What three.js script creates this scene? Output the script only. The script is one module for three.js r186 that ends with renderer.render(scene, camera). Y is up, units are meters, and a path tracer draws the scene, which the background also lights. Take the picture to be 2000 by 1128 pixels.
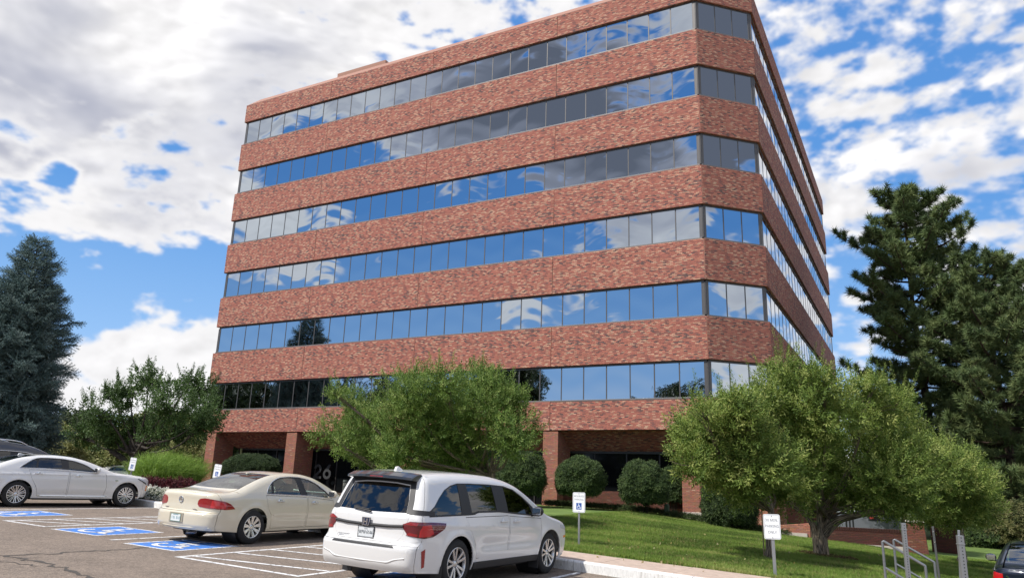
import * as THREE from 'three';
import { mergeGeometries } from 'three/addons/utils/BufferGeometryUtils.js';
import { RoundedBoxGeometry } from 'three/addons/geometries/RoundedBoxGeometry.js';

// ------------------------------------------------------------------ camera, sky, sun, exposure
const V = (x, y, z) => new THREE.Vector3(x, y, z), R = Math.PI / 180;
const scene = new THREE.Scene();
const camera = new THREE.PerspectiveCamera(42.43, 1024 / 577, 0.1, 6000);
camera.position.set(0, 1.8, 0);
camera.rotation.set(14.793 * R, 28.581 * R, 1.915 * R, 'YXZ');
scene.add(camera);
camera.updateMatrixWorld(true);
const renderer = new THREE.WebGLRenderer({ antialias: true });
renderer.toneMapping = THREE.LinearToneMapping;
renderer.toneMappingExposure = 1.28;
renderer.shadowMap.enabled = true;
const SUN = V(-0.34, 0.80, 0.52).normalize();
const sun = new THREE.DirectionalLight(new THREE.Color(1, 0.955, 0.88), 4.2);
sun.name = 'sun_light';
sun.position.copy(SUN).multiplyScalar(120).add(V(-15, 0, -25));
sun.target.position.set(-15, 0, -25);
sun.castShadow = true; sun.shadow.radius = 3; sun.shadow.mapSize.set(4096, 4096);
Object.assign(sun.shadow.camera, { left: -70, right: 70, top: 70, bottom: -70, near: 1, far: 320 });
scene.add(sun, sun.target);

// a point seen in direction of photo pixel (x, y) at a depth in metres: used to lay the place out
const FOC = 1452.9;
const dirOf = (x, y) => V((x - 1000) / FOC, -(y - 564) / FOC, -1).applyQuaternion(camera.quaternion);
const at = (x, y, d) => dirOf(x, y).multiplyScalar(d).add(camera.position);
const atZ = (x, y, z) => { const d = dirOf(x, y); return d.multiplyScalar(z / d.z).add(camera.position); };

// ------------------------------------------------------------------ random and noise
function rng(seed) { let a = seed >>> 0; return () => { a = (a + 0x6D2B79F5) | 0; let t = Math.imul(a ^ (a >>> 15), 1 | a); t = (t + Math.imul(t ^ (t >>> 7), 61 | t)) ^ t; return ((t ^ (t >>> 14)) >>> 0) / 4294967296; }; }
const PERM = new Float32Array(65536); { const r = rng(7); for (let i = 0; i < 65536; i++) PERM[i] = r(); }
const hash2 = (x, y) => PERM[(Math.imul(x, 374761393) + Math.imul(y, 668265263) >>> 7) & 65535];
function vn(x, y) {
  const xi = Math.floor(x), yi = Math.floor(y); let u = x - xi, v = y - yi;
  u = u * u * u * (u * (u * 6 - 15) + 10); v = v * v * v * (v * (v * 6 - 15) + 10);
  const a = hash2(xi, yi), b = hash2(xi + 1, yi), c = hash2(xi, yi + 1), d = hash2(xi + 1, yi + 1);
  return a + (b - a) * u + (c - a) * v + (a - b - c + d) * u * v;
}
function fbm(x, y, o) { let s = 0, a = 0.5, n = 0; for (let i = 0; i < o; i++) { s += a * vn(x, y); n += a; a *= 0.5; const t = x * 1.62 - y * 1.18; y = x * 1.18 + y * 1.62 + 3.7; x = t + 1.3; } return s / n; }
function vn3(x, y, z) {
  const xi = Math.floor(x), yi = Math.floor(y), zi = Math.floor(z); let u = x - xi, v = y - yi, w = z - zi; u = u * u * (3 - 2 * u); v = v * v * (3 - 2 * v); w = w * w * (3 - 2 * w);
  const k = Math.imul(zi, 1274126177), h = (a, b, c) => PERM[(Math.imul(a, 374761393) + Math.imul(b, 668265263) + c >>> 7) & 65535], k2 = Math.imul(zi + 1, 1274126177);
  const a = lerp(lerp(h(xi, yi, k), h(xi + 1, yi, k), u), lerp(h(xi, yi + 1, k), h(xi + 1, yi + 1, k), u), v), b = lerp(lerp(h(xi, yi, k2), h(xi + 1, yi, k2), u), lerp(h(xi, yi + 1, k2), h(xi + 1, yi + 1, k2), u), v);
  return a + (b - a) * w;
}
function fbm3(x, y, z, o) { let s = 0, a = .5, n = 0; for (let i = 0; i < o; i++) { s += a * vn3(x, y, z); n += a; a *= .52; const t = x * 1.63 - z * 1.16; z = x * 1.16 + z * 1.63 + 3.7; x = t + 1.3; y = y * 2.03 + 5.1; } return s / n; }
const sstep = (a, b, x) => { const t = Math.min(1, Math.max(0, (x - a) / (b - a))); return t * t * (3 - 2 * t); };
const lerp = (a, b, t) => a + (b - a) * t;
const clamp = (x, a, b) => Math.min(b, Math.max(a, x));
function curve(pts) { // monotone-ish Catmull-Rom through [x, y] pairs
  return (x) => {
    const n = pts.length; if (x <= pts[0][0]) return pts[0][1]; if (x >= pts[n - 1][0]) return pts[n - 1][1];
    let i = 0; while (x > pts[i + 1][0]) i++;
    const [x0, y0] = pts[i], [x1, y1] = pts[i + 1], h = x1 - x0, t = (x - x0) / h;
    const sl = (j) => (pts[j + 1][1] - pts[j][1]) / (pts[j + 1][0] - pts[j][0]);
    const m = (j) => { if (j <= 0) return sl(0); if (j >= n - 1) return sl(n - 2); const a = sl(j - 1), b = sl(j); return a * b <= 0 ? 0 : 2 * a * b / (a + b); };
    const m0 = m(i), m1 = m(i + 1), t2 = t * t, t3 = t2 * t;
    return (2 * t3 - 3 * t2 + 1) * y0 + (t3 - 2 * t2 + t) * h * m0 + (-2 * t3 + 3 * t2) * y1 + (t3 - t2) * h * m1;
  };
}
const lin = (pts) => (x) => { if (x <= pts[0][0]) return pts[0][1]; for (let i = 1; i < pts.length; i++) if (x <= pts[i][0]) return lerp(pts[i - 1][1], pts[i][1], (x - pts[i - 1][0]) / (pts[i][0] - pts[i - 1][0])); return pts[pts.length - 1][1]; };

// ------------------------------------------------------------------ sky: air and clouds
{
  const W = 4096, H = 2048, data = new Float32Array(W * H * 4);
  const C = [];   // where cloud gathers or opens: [direction, sharpness, amount]
  const ctl = (px, py, s, amt, n) => { const d = dirOf(px, py).normalize(); if (n) { d.addScaledVector(n, -2 * d.dot(n)); amt *= .72; } C.push([d.x, d.y, d.z, (FOC / s) ** 2 * 0.5, amt]); };
  for (const [x, y, s, a] of [
    [60, 60, 170, .55], [320, 120, 170, .5], [120, 230, 120, .5], [330, 300, 150, .55], [230, 410, 90, .55], [400, 440, 80, .6], [60, 420, 80, .5], [620, 60, 200, .5], [900, -80, 260, .5], [1300, -150, 200, .2],
    [105, 318, 26, -1.25], [150, 338, 20, -1.1], [125, 355, 16, -.8], [8, 250, 14, -1.0], [585, 12, 14, -1.0],
    [60, 510, 50, -1.1], [180, 545, 60, -1.1], [300, 565, 60, -1.2], [410, 560, 60, -1.1], [520, 560, 70, -1], [120, 600, 45, -.9], [20, 600, 80, -.8],
    [380, 660, 60, .8], [290, 690, 60, .7], [460, 680, 80, .8], [230, 730, 60, .5], [160, 730, 60, .4],
    [1530, 40, 60, .05], [1640, 60, 80, -.22], [1760, 40, 80, -.2], [1920, 20, 90, -.12], [1700, 180, 90, .16], [1620, 260, 80, .3], [1720, 330, 80, .26], [1860, 200, 110, .06], [1950, 300, 90, .12], [1640, 400, 60, .25], [1800, 400, 80, -.02],
    [1960, 430, 70, -.4], [1640, 520, 70, -.6], [1950, 560, 90, -.6], [1800, 500, 90, -.45], [1640, 640, 70, -.6], [1900, 700, 120, -.5]]) ctl(x, y, s, a, null);
  for (const [x, y, s, a] of [   // the sky behind the viewer, which the mirror glass of the facade shows
    [495, 245, 40, .75], [560, 235, 40, .35], [620, 215, 40, .5], [700, 200, 60, .5], [800, 170, 80, .7], [950, 140, 110, .8], [1090, 105, 90, .7], [1210, 75, 40, .15], [1290, 50, 30, .2], [1335, 35, 30, -.2],
    [475, 355, 30, .9], [540, 335, 60, -.9], [620, 315, 60, -1], [690, 300, 50, -.9], [770, 290, 40, .25], [850, 270, 70, .7], [980, 235, 110, .8], [1120, 205, 90, .7], [1210, 185, 50, .5], [1310, 165, 40, -.15],
    [480, 445, 60, 1.0], [560, 435, 50, .9], [640, 420, 40, .4], [720, 405, 60, -.7], [800, 390, 60, -.8], [870, 375, 40, .2], [950, 360, 60, .5], [1060, 335, 80, .7], [1200, 310, 90, .7], [1320, 290, 60, .6],
    [460, 555, 40, .35], [530, 545, 40, .6], [620, 530, 50, .8], [700, 520, 60, .9], [780, 510, 40, .6], [850, 495, 50, -.5], [950, 480, 60, -.7], [1040, 470, 50, -.3], [1120, 460, 40, .1], [1220, 445, 60, .6], [1330, 430, 60, .6],
    [450, 665, 90, -1], [620, 640, 90, -1], [800, 630, 80, -1], [900, 610, 50, -.5], [970, 605, 50, .35], [1050, 600, 50, .5], [1150, 590, 60, .5], [1240, 580, 50, .2], [1330, 585, 50, -.8],
    [500, 770, 110, -1.2], [760, 750, 110, -1.2], [1100, 740, 120, -1.2], [1330, 730, 80, -1.2]]) ctl(x, y, s, a, V(0, 0, 1));
  for (const [x, y, s, a] of [[1410, 40, 60, 1.2], [1410, 165, 60, 1.2], [1420, 300, 60, 1.0], [1430, 440, 55, -.4], [1435, 590, 60, .9], [1445, 740, 50, .7]]) ctl(x, y, s, a, V(2.288, 0, 2.327).normalize());
  for (const [x, y, s, a] of [[1530, 330, 70, -.3], [1560, 500, 70, -.3], [1590, 620, 60, -.2]]) ctl(x, y, s, a, V(1, 0, 0));
  const G = [];   // where the clouds are thick and grey, or thin and bright
  for (const [x, y, s, a, n] of [[60, 150, 80, .42], [330, 330, 90, .36], [560, 110, 100, .42], [420, 230, 80, .36], [40, 30, 80, .3], [260, 440, 50, .4], [150, 60, 80, -.3], [130, 420, 80, -.4], [330, 140, 60, -.4], [300, 680, 90, -.5], [400, 470, 60, -.2], [900, 20, 120, -.2], [1000, 150, 140, 1.5, 1], [1130, 240, 150, 1.5, 1], [1260, 310, 90, 1.2, 1], [1410, 60, 100, 3.4, 2], [1420, 190, 90, 3.2, 2], [1430, 310, 70, 1.8, 2], [1440, 590, 70, .4, 2]]) { const d = dirOf(x, y).normalize(); const nn = n === 1 ? V(0, 0, 1) : n === 2 ? V(2.288, 0, 2.327).normalize() : null; if (nn) d.addScaledVector(nn, -2 * d.dot(nn)); G.push([d.x, d.y, d.z, (FOC / s) ** 2 * .5, a]); }
  const blue = (e) => { const t = clamp(e, 0, 1); return t < .16 ? [lerp(.48, .22, t / .16), lerp(.60, .42, t / .16), lerp(.76, .73, t / .16)] : t < .34 ? [lerp(.22, .095, (t - .16) / .18), lerp(.42, .27, (t - .16) / .18), lerp(.73, .61, (t - .16) / .18)] : [lerp(.095, .05, (t - .34) / .66), lerp(.27, .15, (t - .34) / .66), lerp(.61, .45, (t - .34) / .66)]; };
  const RD = dirOf(1800, 160).normalize();
  for (let j = 0; j < H; j++) {
    const el = ((j + .5) / H - .5) * Math.PI, cy = Math.sin(el), ch = Math.cos(el);   // row 0 = straight down
    for (let i = 0; i < W; i++) {
      const k = (j * W + i) * 4; data[k + 3] = 1;
      if (el < -0.03) { data[k] = .16; data[k + 1] = .16; data[k + 2] = .13; continue; }
      const az = ((i + .5) / W - .5) * 2 * Math.PI, x = Math.cos(az) * ch, z = Math.sin(az) * ch;   // three.js equirect
      let cov = .12, gsh = 0; for (let q = 0; q < G.length; q++) { const c = G[q], e = (1 - (x * c[0] + cy * c[1] + z * c[2])) * 2 * c[3]; if (e < 7) gsh += c[4] * Math.exp(-e); }
      for (let q = 0; q < C.length; q++) { const c = C[q], d = 1 - (x * c[0] + cy * c[1] + z * c[2]); const e = d * 2 * c[3]; if (e < 7) cov += c[4] * Math.exp(-e); }
      cov = Math.tanh(cov * 1.15) * .70;
      const right = sstep(.90, .965, x * RD.x + cy * RD.y + z * RD.z), X = x, Y = cy * 1.75, Z = z;
      const wx = vn3(X * 5 + 5, Y * 5, Z * 5) - .5, wy = vn3(X * 5, Y * 5 + 9, Z * 5) - .5;
      const f = fbm3(X * 6.2 + wx * .4 + 40, Y * 6.2 + wy * .4 + 40, Z * 6.2 + 40, 8) - .5;
      const f2 = fbm3(X * 34 + wx * 1.6, Y * 36 + wy * 1.6, Z * 34 + 7, 5) - .5;          // small flocks of altocumulus
      const dens = cov * lerp(1, .45, right) + f * lerp(3.1, .9, right) + f2 * lerp(1.5, 3.3, right) + right * .44;
      const d = sstep(lerp(-.12, -.22, right), lerp(.30, .86, right), dens);
      const thick = sstep(.15, .85, dens);
      const q = 11, lo = fbm3(X * 3.4 + 71, Y * 3.4 + 13, Z * 3.4, 4), md = fbm3(X * q + wx + 11, Y * q + wy, Z * q, 6), md2 = fbm3(X * q + wx + 11 + SUN.x * .22, Y * q + wy + SUN.y * .22, Z * q + SUN.z * .22, 4);
      const sh = clamp(thick * (sstep(.42, .64, lo) * .55 + .04 + (md2 - md) * 1.5 + (md - .5) * 1.5) + d * gsh * .75, 0, 1.8);
      const r0 = .74 + clamp(md - md2, -.1, .12) * .9 * thick, s1 = Math.min(sh, 1), s2 = Math.max(sh - 1, 0) / .8;
      const cr = lerp(lerp(r0, .38, s1), .15, s2), cg = lerp(lerp(r0 * .99, .395, s1), .165, s2), cb = lerp(lerp(r0, .47, s1), .21, s2);
      const b = blue(cy), g = .22 * Math.exp(-Math.max(el, 0) * 10);
      data[k] = lerp(b[0], cr, d) * (1 - g) + .78 * g; data[k + 1] = lerp(b[1], cg, d) * (1 - g) + .80 * g; data[k + 2] = lerp(b[2], cb, d) * (1 - g) + .86 * g;
    }
  }
  const sky = new THREE.DataTexture(data, W, H, THREE.RGBAFormat, THREE.FloatType);
  sky.mapping = THREE.EquirectangularReflectionMapping; sky.magFilter = THREE.LinearFilter; sky.minFilter = THREE.LinearFilter; sky.needsUpdate = true;
  scene.background = sky; scene.environment = sky;
}

// ------------------------------------------------------------------ scene bookkeeping
const taken = {};
const numbered = (n) => { const k = taken[n] = (taken[n] ?? -1) + 1; return k ? n + '_' + String(k).padStart(3, '0') : n; };
const shadow = (o) => { o.castShadow = o.receiveShadow = true; return o; };
function tag(o, label, category, group) { o.userData.label = label; o.userData.category = category; if (group) o.userData.group = group; return o; }
function thing(name, label, category, pos = [0, 0, 0], group) { const o = new THREE.Group(); o.name = numbered(name); o.position.set(...pos); tag(o, label, category, group); scene.add(o); return o; }
function part(name, geo, mat, parent) { const m = shadow(new THREE.Mesh(Array.isArray(geo) ? merge(geo) : geo, mat)); m.name = name; parent.add(m); return m; }
function single(name, geo, mat, label, category, group) { const m = shadow(new THREE.Mesh(Array.isArray(geo) ? merge(geo) : geo, mat)); m.name = numbered(name); tag(m, label, category, group); scene.add(m); return m; }
function struct(name, geo, mat) { const m = shadow(new THREE.Mesh(Array.isArray(geo) ? merge(geo) : geo, mat)); m.name = numbered(name); m.userData.kind = 'structure'; scene.add(m); return m; }
function structGroup(name) { const o = new THREE.Group(); o.name = numbered(name); o.userData.kind = 'structure'; scene.add(o); return o; }
function merge(list) {
  list = list.filter(Boolean).map((g) => { const q = g.index ? g.toNonIndexed() : g.clone(); for (const k of Object.keys(q.attributes)) if (!['position', 'normal', 'uv'].includes(k)) q.deleteAttribute(k); if (!q.attributes.uv) q.setAttribute('uv', new THREE.BufferAttribute(new Float32Array(q.attributes.position.count * 2), 2)); if (!q.attributes.normal) q.computeVertexNormals(); return q; });
  return mergeGeometries(list);
}
const box = (w, h, d, x = 0, y = 0, z = 0) => { const g = new THREE.BoxGeometry(w, h, d); g.translate(x, y, z); return g; };
const rbox = (w, h, d, r, x = 0, y = 0, z = 0, s = 2) => { const g = new RoundedBoxGeometry(w, h, d, s, r); g.translate(x, y, z); return g; };
function rod(a, b, r0, r1 = r0, n = 8) { const d = b.clone().sub(a), g = new THREE.CylinderGeometry(r1, r0, d.length(), n); g.translate(0, d.length() / 2, 0); g.applyQuaternion(new THREE.Quaternion().setFromUnitVectors(V(0, 1, 0), d.normalize())); g.translate(a.x, a.y, a.z); return g; }
function tube(pts, r0, r1 = r0, radial = 7, seg = 8, lump = 0) {
  const c = new THREE.CatmullRomCurve3(pts), fr = c.computeFrenetFrames(seg), pos = [], uv = [], idx = [];
  for (let i = 0; i <= seg; i++) {
    const t = i / seg, p = c.getPointAt(t), r = lerp(r0, r1, t);
    for (let j = 0; j <= radial; j++) { const a = j / radial * 2 * Math.PI, rr = r * (1 + lump * (vn(Math.cos(a) * 2 + 9 + i * .3, Math.sin(a) * 2 + i * .35) - .5)); const n = fr.normals[i].clone().multiplyScalar(Math.cos(a) * rr).addScaledVector(fr.binormals[i], Math.sin(a) * rr); pos.push(p.x + n.x, p.y + n.y, p.z + n.z); uv.push(j / radial, t * c.getLength()); }
  }
  for (let i = 0; i < seg; i++) for (let j = 0; j < radial; j++) { const a = i * (radial + 1) + j, b = a + radial + 1; idx.push(a, b, a + 1, b, b + 1, a + 1); }
  const g = new THREE.BufferGeometry(); g.setAttribute('position', new THREE.Float32BufferAttribute(pos, 3)); g.setAttribute('uv', new THREE.Float32BufferAttribute(uv, 2)); g.setIndex(idx); g.computeVertexNormals(); return g;
}
function sheet(nx, nz, f, uvScale = 1) { // grid: f(s, t) -> [x, y, z]; uv = metres of x, z
  const pos = [], uv = [], idx = [];
  for (let i = 0; i <= nx; i++) for (let j = 0; j <= nz; j++) { const p = f(i / nx, j / nz); pos.push(...p); uv.push(p[0] * uvScale, p[2] * uvScale); }
  for (let i = 0; i < nx; i++) for (let j = 0; j < nz; j++) { const a = i * (nz + 1) + j, b = a + nz + 1; idx.push(a, b, a + 1, b, b + 1, a + 1); }
  const g = new THREE.BufferGeometry(); g.setAttribute('position', new THREE.Float32BufferAttribute(pos, 3)); g.setAttribute('uv', new THREE.Float32BufferAttribute(uv, 2)); g.setIndex(idx); g.computeVertexNormals();
  if (g.attributes.normal.getY(0) < 0) { const ix = g.index.array; for (let i = 0; i < ix.length; i += 3) { const t = ix[i]; ix[i] = ix[i + 1]; ix[i + 1] = t; } g.computeVertexNormals(); }
  return g;
}
// colour texture from f(u, v) -> linear [r, g, b]; bump from the same loop
function tex(W, H, f, linear) {
  const d = new Uint8Array(W * H * 4);
  const enc = linear ? (c) => c * 255 : (c) => 255 * (c <= .0031308 ? 12.92 * c : 1.055 * Math.pow(c, 1 / 2.4) - .055);
  for (let j = 0; j < H; j++) for (let i = 0; i < W; i++) { const c = f(i, j), k = (j * W + i) * 4; d[k] = enc(clamp(c[0], 0, 1)); d[k + 1] = enc(clamp(c[1], 0, 1)); d[k + 2] = enc(clamp(c[2], 0, 1)); d[k + 3] = 255; }
  const t = new THREE.DataTexture(d, W, H); t.wrapS = t.wrapT = THREE.RepeatWrapping; t.magFilter = THREE.LinearFilter; t.minFilter = THREE.LinearMipmapLinearFilter; t.generateMipmaps = true; if (!linear) t.colorSpace = THREE.SRGBColorSpace; t.needsUpdate = true; return t;
}
const rgb = (r, g, b) => new THREE.Color().setRGB(r, g, b);
const std = (c, rough = .8, o = {}) => new THREE.MeshStandardMaterial({ color: Array.isArray(c) ? rgb(...c) : c, roughness: rough, ...o });

// ------------------------------------------------------------------ textures and materials
function brickTex(seed, pale, vary, base) {
  const W = 2048, H = 1344, bw = 64, bh = 21, r = rng(seed), cols = [];
  const pal = [[.40, .126, .094], [.35, .106, .084], [.45, .165, .115], [.22, .080, .072], [.105, .058, .062], [.53, .285, .20]];
  for (let j = 0; j < 64; j++) for (let i = 0; i < 32; i++) {
    const m = fbm(i * .05 + seed, j * .08, 2), q = r(), z = clamp(q + (m - .5) * .35, 0, .999);
    let c = vary ? pal[z < .30 ? 0 : z < .48 ? 2 : z < .60 ? 5 : z < .80 ? 1 : z < .92 ? 3 : 4] : base;
    const b = .86 + .28 * r(); c = c.map((v) => v * b * (vary ? 1 : .85 + .3 * r()));
    if (r() < pale) { const t = .15 + .45 * r(); c = [lerp(c[0], .60, t), lerp(c[1], .41, t), lerp(c[2], .28, t)]; }
    cols.push(c);
  }
  const mort = vary ? [.18, .11, .08] : [.15, .10, .085];
  const color = tex(W, H, (x, y) => {
    const j = Math.floor(y / bh), fy = y - j * bh, xs = (x + (j & 1 ? bw / 2 : 0) + (vary ? (hash2(j, 5) * 20 | 0) : 0)) % W, i = Math.floor(xs / bw), fx = xs - i * bw;
    const e = vn(x * .11, y * .3) * 1.6, n = .82 + .36 * vn(x * .35, y * .7);
    if (fx < 2 + e || fy < 2 + e) return mort.map((v) => v * n);
    const c = cols[(j % 64) * 32 + i], st = vary ? sstep(.62, .86, vn(x * .14 + 40, y * .6)) * .16 : 0;
    return [lerp(c[0] * n, .54, st), lerp(c[1] * n, .36, st), lerp(c[2] * n, .25, st)];
  });
  const bump = tex(1024, 672, (x, y) => { x *= 2; y *= 2; const j = Math.floor(y / bh), fy = y - j * bh, xs = (x + (j & 1 ? bw / 2 : 0) + (vary ? (hash2(j, 5) * 20 | 0) : 0)) % W, i = Math.floor(xs / bw), fx = xs - i * bw; const e = fx < 3 || fy < 3 ? 0 : .55 + .35 * hash2(i, j) + .1 * vn(x * .3, y * .3); return [e, e, e]; }, true);
  for (const t of [color, bump]) t.repeat.set(1 / 5.3, 1 / 3.55);
  return [color, bump];
}
const [bc, bb] = brickTex(11, .10, true), [cc, cb] = brickTex(23, .05, false, [.34, .135, .085]);
const M = {};
M.brick = std([1, 1, 1], .9, { map: bc, bumpMap: bb, bumpScale: .012 });
M.columnBrick = std([1, 1, 1], .9, { map: cc, bumpMap: cb, bumpScale: .012 });
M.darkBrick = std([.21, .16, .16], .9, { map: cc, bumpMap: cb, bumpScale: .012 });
M.coping = std([.33, .17, .125], .85);
M.soffitEdge = std([.25, .22, .2], .7);
M.frame = std([.105, .10, .10], .45, { metalness: .5 });
M.sill = std([.17, .16, .16], .5, { metalness: .4 });
const wav = tex(256, 256, (x, y) => { const c = Math.PI * 2 / 256; const e = .5 + .25 * Math.sin(x * c + 2 * Math.sin(y * c)) + .25 * Math.sin(2 * y * c + 1.5 * Math.sin(x * c)); return [e, e, e]; }, true);
wav.repeat.set(1 / 3.1, 1 / 2.3);
M.glass = std([.50, .555, .61], .012, { metalness: 1, bumpMap: wav, bumpScale: .003 });
M.darkGlass = new THREE.MeshPhysicalMaterial({ color: rgb(.006, .007, .008), roughness: .05, specularIntensity: .35 });
M.black = std([.012, .012, .013], .5);
M.concrete = std([1, 1, 1], .9, { map: tex(512, 512, (x, y) => { const n = .34 + .10 * fbm(x * .02, y * .02, 4) + .06 * hash2(x, y); return [n * 1.08, n * .97, n * .86]; }) });
M.walk = std([1, 1, 1], .92, { map: tex(512, 512, (x, y) => { const n = .27 + .14 * fbm(x * .03, y * .03, 5) + .06 * hash2(x, y); return [n * 1.2, n * .93, n * .76]; }) });
M.kerb = std([1, 1, 1], .8, { map: tex(512, 256, (x, y) => { const w = Math.max(sstep(.72, .84, fbm(x * .05, y * .05, 5)) * .6, sstep(.72, .80, vn(x * .012, 3) * .6 + .4 * fbm(x * .1, y * .02, 3)) * .35), n = .60 + .14 * vn(x * .2, y * .2); return [lerp(n, .30, w), lerp(n, .27, w), lerp(n * .99, .24, w)]; }) });
const aspT = tex(2048, 2048, (x, y) => {
  const g = hash2(x, y), g2 = hash2((x >> 1) + 900, (y >> 1) + 7), big = fbm(x * .006, y * .006, 5);
  let n = .145 + .06 * (big - .5) + .06 * (g2 - .5) + .05 * (g - .5) + .08 * (vn(x * .19, y * .19) - .5) + .05 * (vn(x * .075 + 9, y * .075) - .5); const st = g2 > .95 ? .13 : 0;
  return [(n + st) * 1.22, (n + st) * .96, (n + st) * .76];
});
aspT.repeat.set(1 / 7.3, 1 / 7.3);
const aspB = tex(1024, 1024, (x, y) => { const e = hash2(x, y) * .6 + .4 * vn(x * .3, y * .3); return [e, e, e]; }, true); aspB.repeat.set(1 / 7.3, 1 / 7.3);
M.asphalt = std([1, 1, 1], .93, { map: aspT, bumpMap: aspB, bumpScale: .006 });
M.crack = std([.062, .054, .047], .9);
M.paint = std([1, 1, 1], .75, { map: tex(512, 512, (x, y) => { const w = sstep(.54, .72, fbm(x * .06, y * .06, 5)) * .85; const n = .70; return [lerp(n, .16, w), lerp(n, .145, w), lerp(n, .135, w)]; }) });
M.paint.map.repeat.set(.7, .7);
M.bluePaint = std([1, 1, 1], .75, { map: tex(512, 512, (x, y) => { const w = sstep(.52, .74, fbm(x * .05 + 50, y * .05, 5)) * .7; return [lerp(.035, .15, w), lerp(.175, .14, w), lerp(.56, .13, w)]; }) });
M.bluePaint.map.repeat.set(.7, .7);
M.turf = std([1, 1, 1], 1, { map: tex(1024, 1024, (x, y) => { const n = fbm(x * .012, y * .012, 5), h = hash2(x, y), q = .7 + .8 * n + .5 * (h - .5); return [.085 * q + .02 * n, .15 * q, .028 * q]; }) });
M.turf.map.repeat.set(1 / 6, 1 / 6);
M.mulch = std([1, 1, 1], 1, { map: tex(512, 512, (x, y) => { const q = .5 + vn(x * .3, y * .12) * .7 + .3 * hash2(x, y); return [.06 * q, .038 * q, .024 * q]; }) });
M.mulch.map.repeat.set(.8, .8);
M.earth = std([1, 1, 1], 1, { map: tex(512, 512, (x, y) => { const q = .6 + fbm(x * .02, y * .02, 5); return [.08 * q, .092 * q, .035 * q]; }) });
M.earth.map.repeat.set(.05, .05);
const barkMat = (a, b) => { const t = tex(256, 512, (x, y) => { const c = sstep(.35, .65, fbm(x * .09, y * .022, 4) + .25 * (vn(x * .3, y * .08) - .5)); return [lerp(a[0], b[0], c), lerp(a[1], b[1], c), lerp(a[2], b[2], c)]; }); t.repeat.set(2, .6); return std([1, 1, 1], 1, { map: t, bumpMap: t, bumpScale: .03 }); };
M.bark = barkMat([.07, .055, .042], [.34, .27, .20]); M.pineBark = barkMat([.03, .022, .018], [.13, .085, .062]); M.darkBark = barkMat([.02, .017, .014], [.075, .062, .05]);
M.galv = std([.33, .34, .35], .42, { metalness: .75 });
M.rail = std([.24, .25, .26], .38, { metalness: .7 });
M.postDark = std([.10, .10, .10], .6, { metalness: .4 });
M.chrome = std([.75, .76, .78], .12, { metalness: 1 });
M.rubber = std([.018, .018, .019], .85);
M.plastic = std([.022, .022, .024], .55);
M.alloy = std([.62, .62, .63], .24, { metalness: .9 });
M.amber = new THREE.MeshPhysicalMaterial({ color: rgb(.75, .22, .02), roughness: .15, clearcoat: 1 });
M.redLens = new THREE.MeshPhysicalMaterial({ color: rgb(.27, .004, .008), roughness: .12, clearcoat: 1, clearcoatRoughness: .03 });
M.redBright = new THREE.MeshPhysicalMaterial({ color: rgb(.52, .010, .016), roughness: .2, clearcoat: 1, clearcoatRoughness: .03 });
M.redDark = new THREE.MeshPhysicalMaterial({ color: rgb(.12, .006, .012), roughness: .1, clearcoat: 1, clearcoatRoughness: .03 });
M.clearLens = new THREE.MeshPhysicalMaterial({ color: rgb(.55, .57, .6), roughness: .08, clearcoat: 1 });
M.seat = std([.30, .26, .20], .8); M.darkSeat = std([.03, .03, .032], .8);
const carGlass = (t) => new THREE.MeshPhysicalMaterial({ color: rgb(...t), roughness: .015, transmission: 1, thickness: 0, ior: 1.75 });
const foil = (c, t = .44, rough = .65) => new THREE.MeshPhysicalMaterial({ color: rgb(...c), roughness: rough, transmission: t, thickness: 0, side: THREE.DoubleSide, specularIntensity: .4 });
M.leaf = foil([1, 1, 1]); M.needle = std([1, 1, 1], .8, { side: THREE.DoubleSide });
function canvasTex(w, h, draw) { const c = document.createElement('canvas'); c.width = w; c.height = h; const g = c.getContext('2d'); draw(g, w, h); const t = new THREE.CanvasTexture(c); t.colorSpace = THREE.SRGBColorSpace; return t; }
// ------------------------------------------------------------------ the lie of the land
const gy = (x, z) => .0009 - .031 * x - .0033 * z;                       // the sloping car park
const kz = lin([[-70, -24.1], [-24, -16.95], [-5.1, -14.0], [0, -13.25], [60, -4]]);   // road side of the kerb
const kyOff = .19;
const yK = curve([[-60, 1.9], [-25, .97], [-14, .66], [-6.9, .46], [-2.57, .29], [0, .14], [3, -.2], [40, -.3]]);
const yB = curve([[-60, 1.5], [-40, 1.3], [-25, 1.02], [-14.2, .95], [-10.7, .88], [-8.1, .62], [-5.8, .36], [-4.3, .25], [-1.9, .10], [-.4, -.07], [3, -.2], [40, -.6]]);
const walkW = 1.35, kerbW = .16;
function ly(x, z) { const z0 = kz(x) - kerbW - walkW, t = clamp((z0 - z) / (z0 + 31.2), 0, 1.25); const tt = Math.min(t, 1); return lerp(yK(x), yB(x), tt) + .10 * Math.sin(Math.PI * tt) * sstep(-16, -10, x) * sstep(1, -5, x) - (t > 1 ? .05 * (t - 1) : 0); }
struct('ground', (() => { const g = sheet(64, 96, (s, t) => { const r = 4000 * Math.pow(s, 4), a = t * 2 * Math.PI, x = -15 + r * Math.cos(a), z = -25 + r * Math.sin(a); return [x, clamp(gy(x, z), -.8, 1.6) - .75, z]; }); return g; })(), M.earth);
struct('parking_lot', sheet(100, 40, (s, t) => { const x = lerp(-70, 45, s), z0 = kz(x) - .05, z = lerp(z0, 42, t * t); return [x, gy(x, z), z]; }), M.asphalt);
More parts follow.
